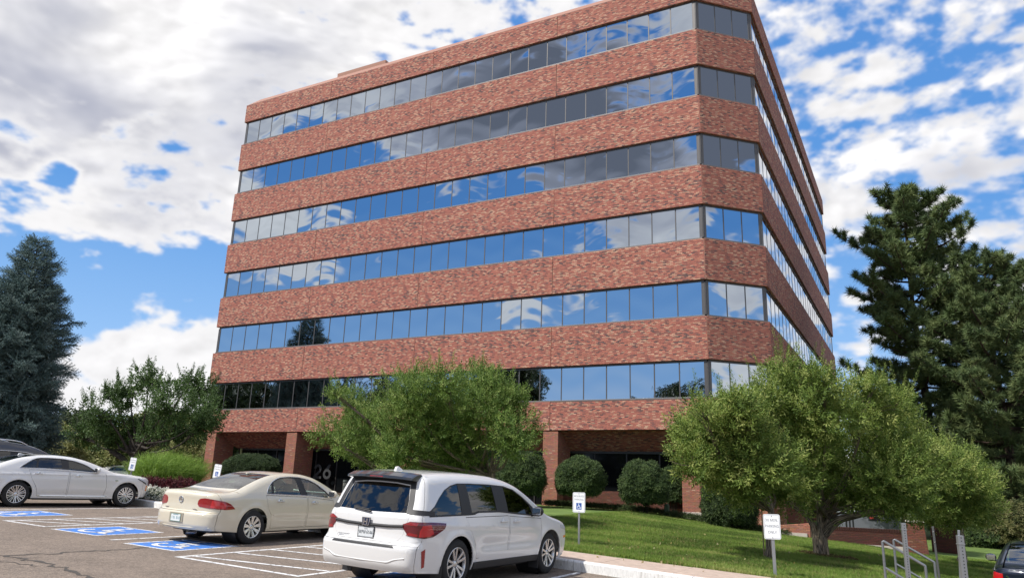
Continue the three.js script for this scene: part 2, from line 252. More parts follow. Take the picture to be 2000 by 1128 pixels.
struct('lawn', sheet(150, 60, (s, t) => { const x = lerp(-16.5, 9, s), z = lerp(kz(x) - kerbW - walkW + .02, -75, t * t * .55 + t * .45); return [x, ly(x, z), z]; }), M.turf);
struct('planting_bed', sheet(60, 40, (s, t) => { const x = lerp(-45, -16.4, s), z = lerp(kz(x) - kerbW - walkW + .02, -34.5, t); return [x, ly(x, z) + .012, z]; }), M.mulch);
struct('rear_lawn', sheet(40, 30, (s, t) => { const x = lerp(-130, -44.8, s), z = lerp(kz(x) - kerbW - walkW, -110, t); return [x, ly(Math.max(x, -60), z) - .01, z]; }), M.turf);
struct('driveway', sheet(20, 30, (s, t) => { const z = lerp(-13.6, -80, t), x0 = 1.35 + (-17 - z) * .12, x = lerp(x0, 30, s); return [x, -.21 - .002 * (x - 2), z]; }), M.asphalt);
// kerb stones and pavement slabs, each its own piece
{
  const kerb = structGroup('kerb'), walk = structGroup('sidewalk');
  const quadPrism = (x0, x1, d0, d1, top, drop, bev) => { // a stone between two x, from d0 to d1 behind the kerb line
    const P = (x, d, y) => [x, y, kz(x) - d], pos = [], uv = [];
    const ring = (x) => { const y = top(x); return [P(x, d0, y - drop), P(x, d0 + bev * .4, y - bev), P(x, d0 + bev * 1.4, y), P(x, d1 - .006, y), P(x, d1, y - .008), P(x, d1, y - drop)]; };
    const a = ring(x0), b = ring(x1); let acc = 0;
    for (let i = 0; i < 5; i++) { const L = Math.hypot(a[i + 1][1] - a[i][1], a[i + 1][2] - a[i][2]); const q = [a[i], b[i], b[i + 1], a[i], b[i + 1], a[i + 1]], w = [[x0, acc], [x1, acc], [x1, acc + L], [x0, acc], [x1, acc + L], [x0, acc + L]]; q.forEach((p, k) => { pos.push(...p); uv.push(w[k][0] * .5, w[k][1] * .5 + .13); }); acc += L; }
    for (const [r, f] of [[a, 0], [b, 1]]) for (let i = 1; i < 5; i++) { const q = f ? [r[0], r[i], r[i + 1]] : [r[0], r[i + 1], r[i]]; if (i < 5) q.forEach((p) => { pos.push(...p); uv.push(p[2] * .5, p[1] * .5); }); }
    const g = new THREE.BufferGeometry(); g.setAttribute('position', new THREE.Float32BufferAttribute(pos, 3)); g.setAttribute('uv', new THREE.Float32BufferAttribute(uv, 2)); g.computeVertexNormals(); return g;
  };
  const r = rng(5);
  for (let x = -33; x < -1.2; x += 2.44) { const j = r() * .006; part('kerb_stone', quadPrism(x + .008, Math.min(x + 2.44, -1.0) - .008, j, kerbW, (q) => gy(q, kz(q)) + kyOff, .5, .03), M.kerb, kerb); }
  for (let x = -33; x < -1.2; x += 1.52) { const j = (r() - .5) * .006; part('slab', quadPrism(x + .007, Math.min(x + 1.52, -1.0) - .007, kerbW + .008, kerbW + walkW, (q) => gy(q, kz(q)) + kyOff + .004 + j, .3, .01), M.walk, walk); }
  // steps down to the lower drive between the handrails
  const st = structGroup('steps');
  for (let k = 0; k < 3; k++) { const x = -.98 + k * .36; const g = box(.40, .6, 1.4, x + .18, gy(x, -14) + kyOff - .3 - .14 * (k + 1) + .14, -14.35); part('step', g, M.walk, st); }
  struct('path', sheet(2, 20, (s, t) => { const z = lerp(-15, -60, t), x0 = .75 + (-17 - z) * .12; return [x0 + s * .62, ly(x0, z) * .15 - .15, z]; }), M.walk);
}
// sealed cracks in the tarmac
function crack(pts, w, seed) {
  const c = new THREE.CatmullRomCurve3(pts.map(([x, z]) => V(x, 0, z))), n = 90, pos = [], idx = [], r = rng(seed);
  for (let i = 0; i <= n; i++) { const p = c.getPointAt(i / n), t = c.getTangentAt(i / n), k = (vn(i * .35, seed) - .5) * .16, ww = w * (.35 + 1.1 * vn(i * .5 + 70, seed)) * .5; for (const s of [-1, 1]) { const x = p.x - t.z * (s * ww + k), z = p.z + t.x * (s * ww + k); pos.push(x, gy(x, z) + .004, z); } if (i < n) { const a = i * 2; idx.push(a, a + 1, a + 2, a + 1, a + 3, a + 2); } }
  const g = new THREE.BufferGeometry(); g.setAttribute('position', new THREE.Float32BufferAttribute(pos, 3)); g.setAttribute('uv', new THREE.Float32BufferAttribute(new Float32Array(pos.length / 3 * 2), 2)); g.setIndex(idx); g.computeVertexNormals(); if (g.attributes.normal.getY(0) < 0) g.scale(1, 1, 1); return g;
}
struct('asphalt_crack', [crack([[-14.6, -6.2], [-13.25, -7.5], [-13.1, -9.0], [-13.05, -9.9]], .075, 3), crack([[-13.25, -7.4], [-11.6, -7.35], [-10.4, -7.1], [-9.2, -7.3]], .085, 8), crack([[-14.2, -6.5], [-12.7, -7.0], [-11.9, -7.2]], .04, 12)], M.crack);

// ------------------------------------------------------------------ painted markings: thin sheets of paint on the tarmac
const flat = (pts, h) => { const s = new THREE.Shape(pts.map(([x, z]) => new THREE.Vector2(x, -z))); const g = new THREE.ShapeGeometry(s, 10); const p = g.attributes.position, uv = g.attributes.uv; for (let i = 0; i < p.count; i++) { const x = p.getX(i), z = -p.getY(i); p.setXYZ(i, x, gy(x, z) + h, z); uv.setXY(i, x, z); } g.computeVertexNormals(); return g; };
const stripe = (x0, z0, x1, z1, w = .1, h = .004) => { const l = Math.hypot(x1 - x0, z1 - z0), nx = -(z1 - z0) / l * w / 2, nz = (x1 - x0) / l * w / 2; return flat([[x0 + nx, z0 + nz], [x0 - nx, z0 - nz], [x1 - nx, z1 - nz], [x1 + nx, z1 + nz]], h); };
function blueSquare(x0, x1, z0, z1, label) { // z0 is the lot side
  const t = thing('accessible_parking_symbol', label, 'road marking', [0, 0, 0], 'blue accessible parking symbols');
  const w = .07, s = part('blue_square', flat([[x0 + w, z0 - w], [x1 - w, z0 - w], [x1 - w, z1 + w], [x0 + w, z1 + w]], .004), M.bluePaint, t);
  part('border', [stripe(x0, z0 - w / 2, x1, z0 - w / 2, w), stripe(x0, z1 + w / 2, x1, z1 + w / 2, w), stripe(x0 + w / 2, z0 - w, x0 + w / 2, z1 + w, w), stripe(x1 - w / 2, z0 - w, x1 - w / 2, z1 + w, w)], M.paint, t);
  const W = x1 - x0, H = z0 - z1, q = (u, v) => [x0 + W * u, z0 - H * v], line = (a, b, k = .085) => stripe(...q(...a), ...q(...b), k * W, .008);
  const arc = []; for (let i = 0; i <= 22; i++) { const a = (150 + i * 11) * R; arc.push([.46 + .25 * Math.cos(a), .36 + .22 * Math.sin(a)]); }
  const ring = [...arc.map(([u, v]) => q(u, v)), ...arc.slice().reverse().map(([u, v]) => q(.46 + (u - .46) * .68, .36 + (v - .36) * .68))];
  const hd = []; for (let i = 0; i < 16; i++) hd.push(q(.43 + .065 * Math.cos(i * Math.PI / 8), .86 + .055 * Math.sin(i * Math.PI / 8)));
  part('wheelchair_symbol', [flat(ring, .008), flat(hd, .008), line([.43, .78], [.47, .45]), line([.445, .62], [.66, .62], .07), line([.455, .46], [.66, .46], .08), line([.65, .47], [.76, .20], .08), line([.75, .21], [.84, .25], .07)], M.paint, t);
}
blueSquare(-21.55, -20.0, -11.0, -12.75, 'blue painted wheelchair square furthest left, beside the white sedan');
blueSquare(-16.9, -15.3, -10.3, -11.95, 'blue painted wheelchair square between the hatched strip and the beige sedan\'s stall line');
blueSquare(-13.9, -12.4, -9.95, -11.52, 'blue painted wheelchair square just behind the beige sedan');
blueSquare(-8.25, -6.65, -9.75, -11.35, 'blue painted wheelchair square under the tail of the white minivan');
function hatch(x0, x1, z0, z1, n, label, slope, step) {
  const t = thing('hatched_aisle', label, 'road marking', [0, 0, 0], 'white hatched access aisles');
  for (const s of [[x0, z0, x0, z1], [x1, z0, x1, z1], [x0 - .05, z0, x1 + .05, z0 + .02]]) part('stripe', stripe(...s), M.paint, t);
  for (let k = 0; k < n; k++) { const z = z0 - .28 - k * step; part('stripe', stripe(x0 + .05, z, x1 - .05, z - (x1 - x0) * slope, .1, .0045), M.paint, t); }
}
hatch(-19.04, -17.43, -10.5, -16.0, 6, 'narrow white hatched aisle between the white sedan and beige sedan', .5, .85);
hatch(-11.7, -8.85, -9.5, -14.6, 5, 'wide white hatched aisle between the beige sedan and white minivan', .18, .95);
for (const [x, za, zb, l] of [[-22.0, -11.6, -16.7, 'white stall line beside the white luxury sedan'], [-14.5, -10.1, -15.4, 'white stall line beside the left flank of the beige sedan'], [-6.02, -9.2, -14.0, 'white stall line beside the right flank of the white minivan'], [-3.2, -9.0, -13.7, 'white stall line right of the minivan near the lower frame edge']]) single('stall_line', stripe(x, za, x + .06, zb), M.paint, l, 'road marking', 'white stall lines');

// ------------------------------------------------------------------ the office building
{
  const t = thing('office_building', 'six storey brick office building with mirrored ribbon windows', 'building', [0, 0, 0]);
  const A = [-39.49, -32.55], B = [-7.80, -32.55], C = [-5.473, -34.84], D = [-5.473, -66.9], E = [-39.49, -66.9];
  const sides = [[A, B], [B, C], [C, D], [D, E], [E, A]];
  const inset = (d) => { // the plan outline moved inwards by d, as corner points
    const L = sides.map(([p, q]) => { const dx = q[0] - p[0], dz = q[1] - p[1], l = Math.hypot(dx, dz); const nx = dz / l, nz = -dx / l; return [[p[0] + nx * d, p[1] + nz * d], [dx / l, dz / l]]; });   // inwards is to the left of travel seen from above
    return L.map(([p, u], i) => { const [q, v] = L[(i + 4) % 5]; const det = u[0] * -v[1] + u[1] * v[0]; const s = ((q[0] - p[0]) * -v[1] + (q[1] - p[1]) * v[0]) / det; return [p[0] + u[0] * s, p[1] + u[1] * s]; });
  };
  const rr = rng(91);
  // a wall piece between two plan points, outer face with chamfered edges, its own place in the brick pattern
  function wall(p, q, pi, qi, y0, y1, g0 = .006, g1 = .006) {
    const l = Math.hypot(q[0] - p[0], q[1] - p[1]), u = [(q[0] - p[0]) / l, (q[1] - p[1]) / l], n = [-u[1], u[0]], b = .012;
    p = [p[0] + u[0] * g0, p[1] + u[1] * g0]; q = [q[0] - u[0] * g1, q[1] - u[1] * g1]; pi = [pi[0] + u[0] * g0, pi[1] + u[1] * g0]; qi = [qi[0] - u[0] * g1, qi[1] - u[1] * g1];
    const L = l - g0 - g1, uo = Math.floor(rr() * 32) * .2, vo = Math.floor(rr() * 64) * .067, pos = [], uv = [];
    const f = (a, y, d) => [p[0] + u[0] * a - n[0] * d, y, p[1] + u[1] * a - n[1] * d];
    const quad = (a, bb, c, d, ua) => { [a, bb, c, a, c, d].forEach((v, k) => { pos.push(...v); const w = [ua[0], ua[1], ua[2], ua[0], ua[2], ua[3]][k]; uv.push(uo + w[0], vo + w[1]); }); };
    const o = [f(b, y0 + b, 0), f(L - b, y0 + b, 0), f(L - b, y1 - b, 0), f(b, y1 - b, 0)], e = [f(0, y0, b), f(L, y0, b), f(L, y1, b), f(0, y1, b)];
    quad(o[0], o[1], o[2], o[3], [[0, 0], [L, 0], [L, y1 - y0], [0, y1 - y0]]);
    for (let i = 0; i < 4; i++) { const j = (i + 1) % 4; quad(e[i], e[j], o[j], o[i], [[0, 0], [.05, 0], [.05, .012], [0, .012]]); }
    const k = [[pi[0], y0, pi[1]], [qi[0], y0, qi[1]], [qi[0], y1, qi[1]], [pi[0], y1, pi[1]]];
    for (let i = 0; i < 4; i++) { const j = (i + 1) % 4, ll = i % 2 ? y1 - y0 : L; quad(k[i], k[j], e[j], e[i], [[0, 0], [ll, 0], [ll, .4], [0, .4]]); }
    quad(k[1], k[0], k[3], k[2], [[0, 0], [L, 0], [L, y1 - y0], [0, y1 - y0]]);
    const g = new THREE.BufferGeometry(); g.setAttribute('position', new THREE.Float32BufferAttribute(pos, 3)); g.setAttribute('uv', new THREE.Float32BufferAttribute(uv, 2)); g.computeVertexNormals(); return g;
  }
  const I = inset(.36), at2 = (p, q, k) => [lerp(p[0], q[0], k), lerp(p[1], q[1], k)];
  const cuts = [[0, .2475, .5, .759, 1], [0, 1], [0, .25, .5, .75, 1], [0, .5, 1], [0, .5, 1]];
  const yTop = (k) => 23.995 - 3.65 * (k - 1);      // top of the brick band below window row k
  const bands = [[25.705, 27.0]]; for (let k = 1; k <= 6; k++) bands.push([k < 6 ? yTop(k) - 1.94 : 4.40, yTop(k)]);
  for (const [y0, y1] of bands) sides.forEach(([p, q], s) => { for (let i = 0; i + 1 < cuts[s].length; i++) { const a = cuts[s][i], b = cuts[s][i + 1]; part('brick_panel', wall(at2(p, q, a), at2(p, q, b), at2(I[s], I[(s + 1) % 5], a), at2(I[s], I[(s + 1) % 5], b), y0, y1), M.brick, t); } });
  { // sloping brick cap of the parapet and the roof behind it
    const K = inset(.62), pos = [], uv = [];
    for (let s = 0; s < 5; s++) { const [p, q] = sides[s], pi = K[s], qi = K[(s + 1) % 5], l = Math.hypot(q[0] - p[0], q[1] - p[1]); [[p, 27.003, 0, 0], [q, 27.003, l, 0], [qi, 27.66, l, .9], [p, 27.003, 0, 0], [qi, 27.66, l, .9], [pi, 27.66, 0, .9]].forEach(([a, y, uu, vv]) => { pos.push(a[0], y, a[1]); uv.push(uu, vv); }); }
    const g = new THREE.BufferGeometry(); g.setAttribute('position', new THREE.Float32BufferAttribute(pos, 3)); g.setAttribute('uv', new THREE.Float32BufferAttribute(uv, 2)); g.computeVertexNormals();
    part('parapet_cap', g, M.coping, t);
    const sh = new THREE.Shape(K.map(([x, z]) => new THREE.Vector2(x, -z))), rg = new THREE.ExtrudeGeometry(sh, { depth: .3, bevelEnabled: false }); rg.rotateX(-Math.PI / 2); rg.translate(0, 27.34, 0); part('roof', rg, M.concrete, t);
    part('rooftop_penthouse', wallBox(-38.4, -33.6, -49, -40, 27.6, 33.3), M.coping, t);
  }
  function wallBox(x0, x1, z0, z1, y0, y1) { const g = box(x1 - x0, y1 - y0, z1 - z0, (x0 + x1) / 2, (y0 + y1) / 2, (z0 + z1) / 2); const p = g.attributes.position, n = g.attributes.normal, uv = g.attributes.uv; for (let i = 0; i < p.count; i++) uv.setXY(i, Math.abs(n.getX(i)) > .5 ? p.getZ(i) : p.getX(i), Math.abs(n.getY(i)) > .5 ? p.getZ(i) : p.getY(i)); return g; }
  // window rows: panes, frame and sill of each side
  const paneGeo = {}, G = inset(.17), farPanes = [];
  const counts = [27, 3, 27, 28, 27], r2 = rng(17);
  for (let k = 1; k <= 6; k++) {
    const y0 = yTop(k) + .006, y1 = yTop(k) + 1.71 - .006;
    sides.forEach(([p0, q0], s) => {
      const p = G[s], q = G[(s + 1) % 5], l = Math.hypot(q[0] - p[0], q[1] - p[1]), ang = Math.atan2(-(q[1] - p[1]), q[0] - p[0]), n = counts[s];
      const fr = []; const put = (g, a, y, d) => { g.rotateY(ang); g.translate(p[0] + (q[0] - p[0]) * a / l - (q[1] - p[1]) / l * d, y, p[1] + (q[1] - p[1]) * a / l + (q[0] - p[0]) / l * d); return g; };
      const post = .10, w = (l - 2 * post) / n, top = y1 - .085, bot = y0 + .07;
      const row = part('window_frame', [put(rbox(l - .02, .085, .14, .01, 0, 0, 0, 1), l / 2, y1 - .0425, -.02), put(rbox(.2, y1 - y0 - .17, .10, .012, 0, 0, 0, 1), post * .5, (y0 + y1) / 2, .012), put(rbox(.2, y1 - y0 - .17, .10, .012, 0, 0, 0, 1), l - post * .5, (y0 + y1) / 2, .012), ...Array.from({ length: n - 1 }, (_, i) => put(rbox(.055, top - bot - .004, .06, .006, 0, 0, 0, 1), post + w * (i + 1), (top + bot) / 2, .022))], M.frame, t);
      part('sill', put(rbox(l - .02, .066, .24, .008, 0, 0, 0, 1), l / 2, y0 + .034, .03), M.sill, row);
      for (let i = 0; i < n; i++) {
        const key = s + '_' + (i % 4); const g = paneGeo[key] ||= (() => { const g = box(w - .006, top - bot - .006, .02); const uv = g.attributes.uv, ps = g.attributes.position; const o = (i % 4) * .83; for (let j = 0; j < ps.count; j++) uv.setXY(j, ps.getX(j) + o, ps.getY(j) + o * 1.7); return g; })();
        const d = .030, a = post + w * (i + .5), m = new THREE.Mesh(g, M.glass); m.name = 'pane'; shadow(m);
        m.position.set(p[0] + (q[0] - p[0]) * a / l - (q[1] - p[1]) / l * d, (top + bot) / 2, p[1] + (q[1] - p[1]) * a / l + (q[0] - p[0]) / l * d);
        m.rotation.set((r2() - .5) * .006, ang + (r2() - .5) * .005, 0, 'YXZ');
        if (s < 2 || (s === 2 && i < 18)) row.add(m); else { m.updateMatrix(); const c = g.clone(); c.applyMatrix4(m.matrix); farPanes.push(c); }
      }
    });
  }
  const fp = part('far_panes', farPanes, M.glass, t); fp.userData.kind = 'stuff';
  // floors and core, so that no light passes through
  part('floor_slab', bands.slice(1).map(([y0, y1]) => { const K = inset(.33), g = new THREE.ExtrudeGeometry(new THREE.Shape(K.map(([x, z]) => new THREE.Vector2(x, -z))), { depth: .25, bevelEnabled: false }); g.rotateX(-Math.PI / 2); g.translate(0, y0 + .7, 0); return g; }), M.concrete, t);
  // ground floor: sloping brick soffit, columns, dark glass set back
  {
    const S0 = inset(.37), S1 = inset(1.55), pos = [], uv = [];
    for (let s = 0; s < 5; s++) { const a = S0[s], b = S0[(s + 1) % 5], c = S1[(s + 1) % 5], d = S1[s], l = Math.hypot(b[0] - a[0], b[1] - a[1]); [[a, 4.40, 0, 0], [b, 4.40, l, 0], [c, 3.53, l, 1.4], [a, 4.40, 0, 0], [c, 3.53, l, 1.4], [d, 3.53, 0, 1.4]].forEach(([q, y, uu, vv]) => { pos.push(q[0], y, q[1]); uv.push(uu, vv); }); }
    const g = new THREE.BufferGeometry(); g.setAttribute('position', new THREE.Float32BufferAttribute(pos, 3)); g.setAttribute('uv', new THREE.Float32BufferAttribute(uv, 2)); g.computeVertexNormals(); part('soffit', g, M.brick, t);
    const S2 = inset(1.62); const lint = [], glassW = [];
    for (let s = 0; s < 5; s++) { const a = S2[s], b = S2[(s + 1) % 5], l = Math.hypot(b[0] - a[0], b[1] - a[1]), ang = Math.atan2(-(b[1] - a[1]), b[0] - a[0]); const put = (q, x, y, z) => { q.translate(x - l / 2, y, z); q.rotateY(ang); q.translate((a[0] + b[0]) / 2, 0, (a[1] + b[1]) / 2); return q; }; lint.push(put(box(l, .10, .12), l / 2, 3.47, .02)); glassW.push(put(box(l, 4.2, .04), l / 2, 1.33, -.06)); for (let x = .1; x < l; x += 1.6) lint.push(put(box(.06, 4.2, .1), x, 1.32, -.04)); }
    part('lintel', lint, std([.035, .033, .032], .5), t); part('ground_floor_glass', glassW, M.darkGlass, t);
    const column = (x, z, w, d, base, ang = 0) => { const g = box(w, 4.36 - base, d), uv = g.attributes.uv, p = g.attributes.position, n = g.attributes.normal; for (let i = 0; i < p.count; i++) uv.setXY(i, (Math.abs(n.getX(i)) > .5 ? p.getZ(i) : p.getX(i)) + .4, p.getY(i)); g.rotateY(ang); g.translate(x, (4.36 + base) / 2, z); const c = part('column', g, M.columnBrick, t); const f = rbox(w + .04, .42, d + .04, .01, 0, 0, 0, 1); f.rotateY(ang); f.translate(x, base - .205, z); part('footing', f, M.concrete, c); };
    for (const [x, base] of [[-38.63, .75], [-31.95, .75], [-23.67, .75], [-15.4, .72], [-8.72, .96]]) column(x, -33.32, .78, 1.46, base);
    for (const z of [-36.2, -43.4, -50.6, -57.8, -65]) column(-6.24, z, 1.46, .78, .2);
    // planter walls between the columns
    const lw = (x0, x1, z, y0, y1, d, m, name = 'planter_wall') => part(name, wallBox(x0, x1, z - d / 2, z + d / 2, y0, y1), m, t);
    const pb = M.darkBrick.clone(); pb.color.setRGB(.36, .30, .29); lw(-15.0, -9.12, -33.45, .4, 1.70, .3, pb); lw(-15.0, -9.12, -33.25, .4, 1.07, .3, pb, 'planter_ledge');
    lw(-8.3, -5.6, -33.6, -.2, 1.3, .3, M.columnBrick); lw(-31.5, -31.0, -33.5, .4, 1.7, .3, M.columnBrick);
    part('entrance_post', rbox(.09, 2.6, .09, .01, -37.35, 2.2, -33.9), std([.42, .46, .22], .6), t);
  }
  // the number on the dark entrance glass
  {
    const m = std([.038, .040, .043], .7), z = -33.92, e = (s) => { const g = new THREE.ExtrudeGeometry(s, { depth: .04, bevelEnabled: true, bevelThickness: .006, bevelSize: .006, bevelSegments: 1, curveSegments: 16 }); return g; };
    const ringPts = (cx, cy, r, a0, a1, n) => Array.from({ length: n + 1 }, (_, i) => { const a = (a0 + (a1 - a0) * i / n) * R; return [cx + r * Math.cos(a), cy + r * Math.sin(a)]; });
    const mk = (pts, holes = []) => { const s = new THREE.Shape(pts.map((p) => new THREE.Vector2(...p))); for (const h of holes) s.holes.push(new THREE.Path(h.map((p) => new THREE.Vector2(...p)))); return e(s); };
    const two = mk([[0, 0], [.56, 0], [.56, .125], [.22, .125], ...ringPts(.28, .53, .255, -38, 172, 22), ...ringPts(.28, .53, .13, 172, -45, 18), [0, .11]]);
    const six = mk([...ringPts(.27, .26, .27, 142, 390, 30), [.44, .455], [.36, .51], [.49, .78], [.345, .78], [.1, .48]], [ringPts(.27, .26, .145, 0, 345, 23)]);
    for (const [g, x] of [[two, -31.22], [six, -30.48]]) { g.scale(1.06, 1.02, 1); g.translate(x, 1.83, z); part('numeral', g, m, t); }
  }
}

// ------------------------------------------------------------------ low brick walls and plant at the right of the building
{
  const bx = (x0, x1, z0, z1, y0, y1) => { const g = box(x1 - x0, y1 - y0, z1 - z0, (x0 + x1) / 2, (y0 + y1) / 2, (z0 + z1) / 2), p = g.attributes.position, n = g.attributes.normal, uv = g.attributes.uv; for (let i = 0; i < p.count; i++) uv.setXY(i, Math.abs(n.getX(i)) > .5 ? p.getZ(i) : p.getX(i), Math.abs(n.getY(i)) > .5 ? p.getZ(i) : p.getY(i)); return g; };
  let t = thing('garden_wall', 'low dark red brick wall with soldier course in front of the grey cabinet', 'wall');
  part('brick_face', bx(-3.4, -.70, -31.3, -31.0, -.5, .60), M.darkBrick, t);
  for (let x = -3.4; x < -.75; x += .082) part('coping_brick', rbox(.072, .12, .32, .008, x + .036, .663, -31.15, 1), M.darkBrick, t);
  part('footing', bx(-3.5, -.5, -31.28, -30.96, -.5, .16), M.concrete, t);
  t = thing('brick_pier', 'tapered brick pier ending the low wall, right of the grey cabinet', 'wall');
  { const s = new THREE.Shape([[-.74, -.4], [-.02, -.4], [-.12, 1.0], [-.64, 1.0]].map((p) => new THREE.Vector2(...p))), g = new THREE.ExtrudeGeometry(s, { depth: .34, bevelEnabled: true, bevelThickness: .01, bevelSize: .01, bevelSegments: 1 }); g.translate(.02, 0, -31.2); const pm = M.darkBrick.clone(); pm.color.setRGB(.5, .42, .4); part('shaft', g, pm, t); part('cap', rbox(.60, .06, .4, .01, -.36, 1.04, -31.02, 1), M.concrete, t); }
  t = thing('screen_wall', 'tall shaded brick wall behind the sign posts at right', 'wall');
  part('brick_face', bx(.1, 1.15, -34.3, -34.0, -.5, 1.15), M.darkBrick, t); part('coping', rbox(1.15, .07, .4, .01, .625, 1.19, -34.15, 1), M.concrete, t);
  t = thing('stair_wall', 'short sloping brick wall beside the columns, left of the forked tree', 'wall');
  { const s = new THREE.Shape([[-5.3, -.3], [-3.9, -.3], [-3.9, .78], [-5.3, .62]].map((p) => new THREE.Vector2(...p))), g = new THREE.ExtrudeGeometry(s, { depth: .3, bevelEnabled: true, bevelThickness: .01, bevelSize: .01, bevelSegments: 1 }); g.translate(0, 0, -31.6); part('brick_face', g, M.columnBrick, t); part('plinth', bx(-5.1, -4.0, -31.28, -31.22, -.2, .42), M.concrete, t); }
  t = thing('electrical_cabinet', 'grey metal equipment cabinet with dark label behind the low brick wall', 'cabinet');
  const grey = std([.15, .16, .18], .5, { metalness: .2 });
  part('cabinet_body', rbox(2.15, 1.5, 1.5, .02, -2.0, .45, -33.6), grey, t); part('lid', rbox(2.25, .06, 1.6, .015, -2.0, 1.232, -33.6), std([.32, .34, .37], .45, { metalness: .2 }), t);
  part('warning_plate', box(.42, .16, .012, -1.75, 1.04, -32.84), std([.02, .018, .018], .5), t); part('warning_stripe', box(.15, .07, .014, -1.83, 1.05, -32.837), std([.30, .03, .02], .5), t);
  for (let i = 0; i < 3; i++) part('louvre', rbox(.05, .9, .03, .01, -2.75 + i * .12, .6, -32.84, 1), M.black, t);
}
// ------------------------------------------------------------------ cars: panels cut to outline and laid on one smooth solid
const smax = (a, b, k) => { const h = Math.max(k - Math.abs(a - b), 0) / k; return Math.max(a, b) + h * h * k * .25; };
function carSolid(S) { // F < 0 inside; x right, y up, nose towards -z, rear axle at z = 0
  const top = curve(S.top), rear = curve(S.rear), front = curve(S.front), Wz = curve(S.W), sec = curve(S.section);
  const bump = S.bump || (() => 0), gl = S.gauss || [];
  return (x, y, z) => {
    const ax = Math.abs(x), w = Wz(z) + sec(y) + bump(y, z);
    const side = ax - w, up = y - (top(z) - S.crown * ax * ax);
    const re = z - (rear(y) - S.rearBow * ax * ax - S.rearBow4 * ax ** 6), fr = front(y) + S.frontBow * ax * ax + S.frontBow4 * ax ** 6 - z;
    return smax(smax(smax(side, up, S.kTop), re, S.kRear), fr, S.kRear);
  };
}
function hit(F, o, d, len) { let bt = 0, bf = 1e9; for (let t = 0; t < len; t += .03) { const f = F(o[0] + d[0] * t, o[1] + d[1] * t, o[2] + d[2] * t); if (f < 0) { let a = Math.max(0, t - .03), b = t; for (let i = 0; i < 14; i++) { const m = (a + b) / 2; if (F(o[0] + d[0] * m, o[1] + d[1] * m, o[2] + d[2] * m) < 0) b = m; else a = m; } return b; } if (f < bf) { bf = f; bt = t; } } return bt; }
const PROJ = {
  side: { ray: (u, v) => [[1.35, v, u], [-1, 0, 0], 1.3] },
  top: { ray: (u, v) => [[u, 2.3, v], [0, -1, 0], 2.2] },
  rear: { ray: (u, v) => [[u, v, 2], [0, 0, -1], 2.5] },
  front: { ray: (u, v) => [[u, v, -5.2], [0, 0, 1], 2.5] },
};
const wrap = (cx, cz, s = 1) => ({ ray: (u, v) => { const a = u / .6, dx = Math.sin(a), dz = Math.cos(a) * s; return [[cx + dx * 1.9, v, cz + dz * 1.9], [-dx, 0, -dz], 1.88]; } });   // u = angle * 0.6 round an upright axis
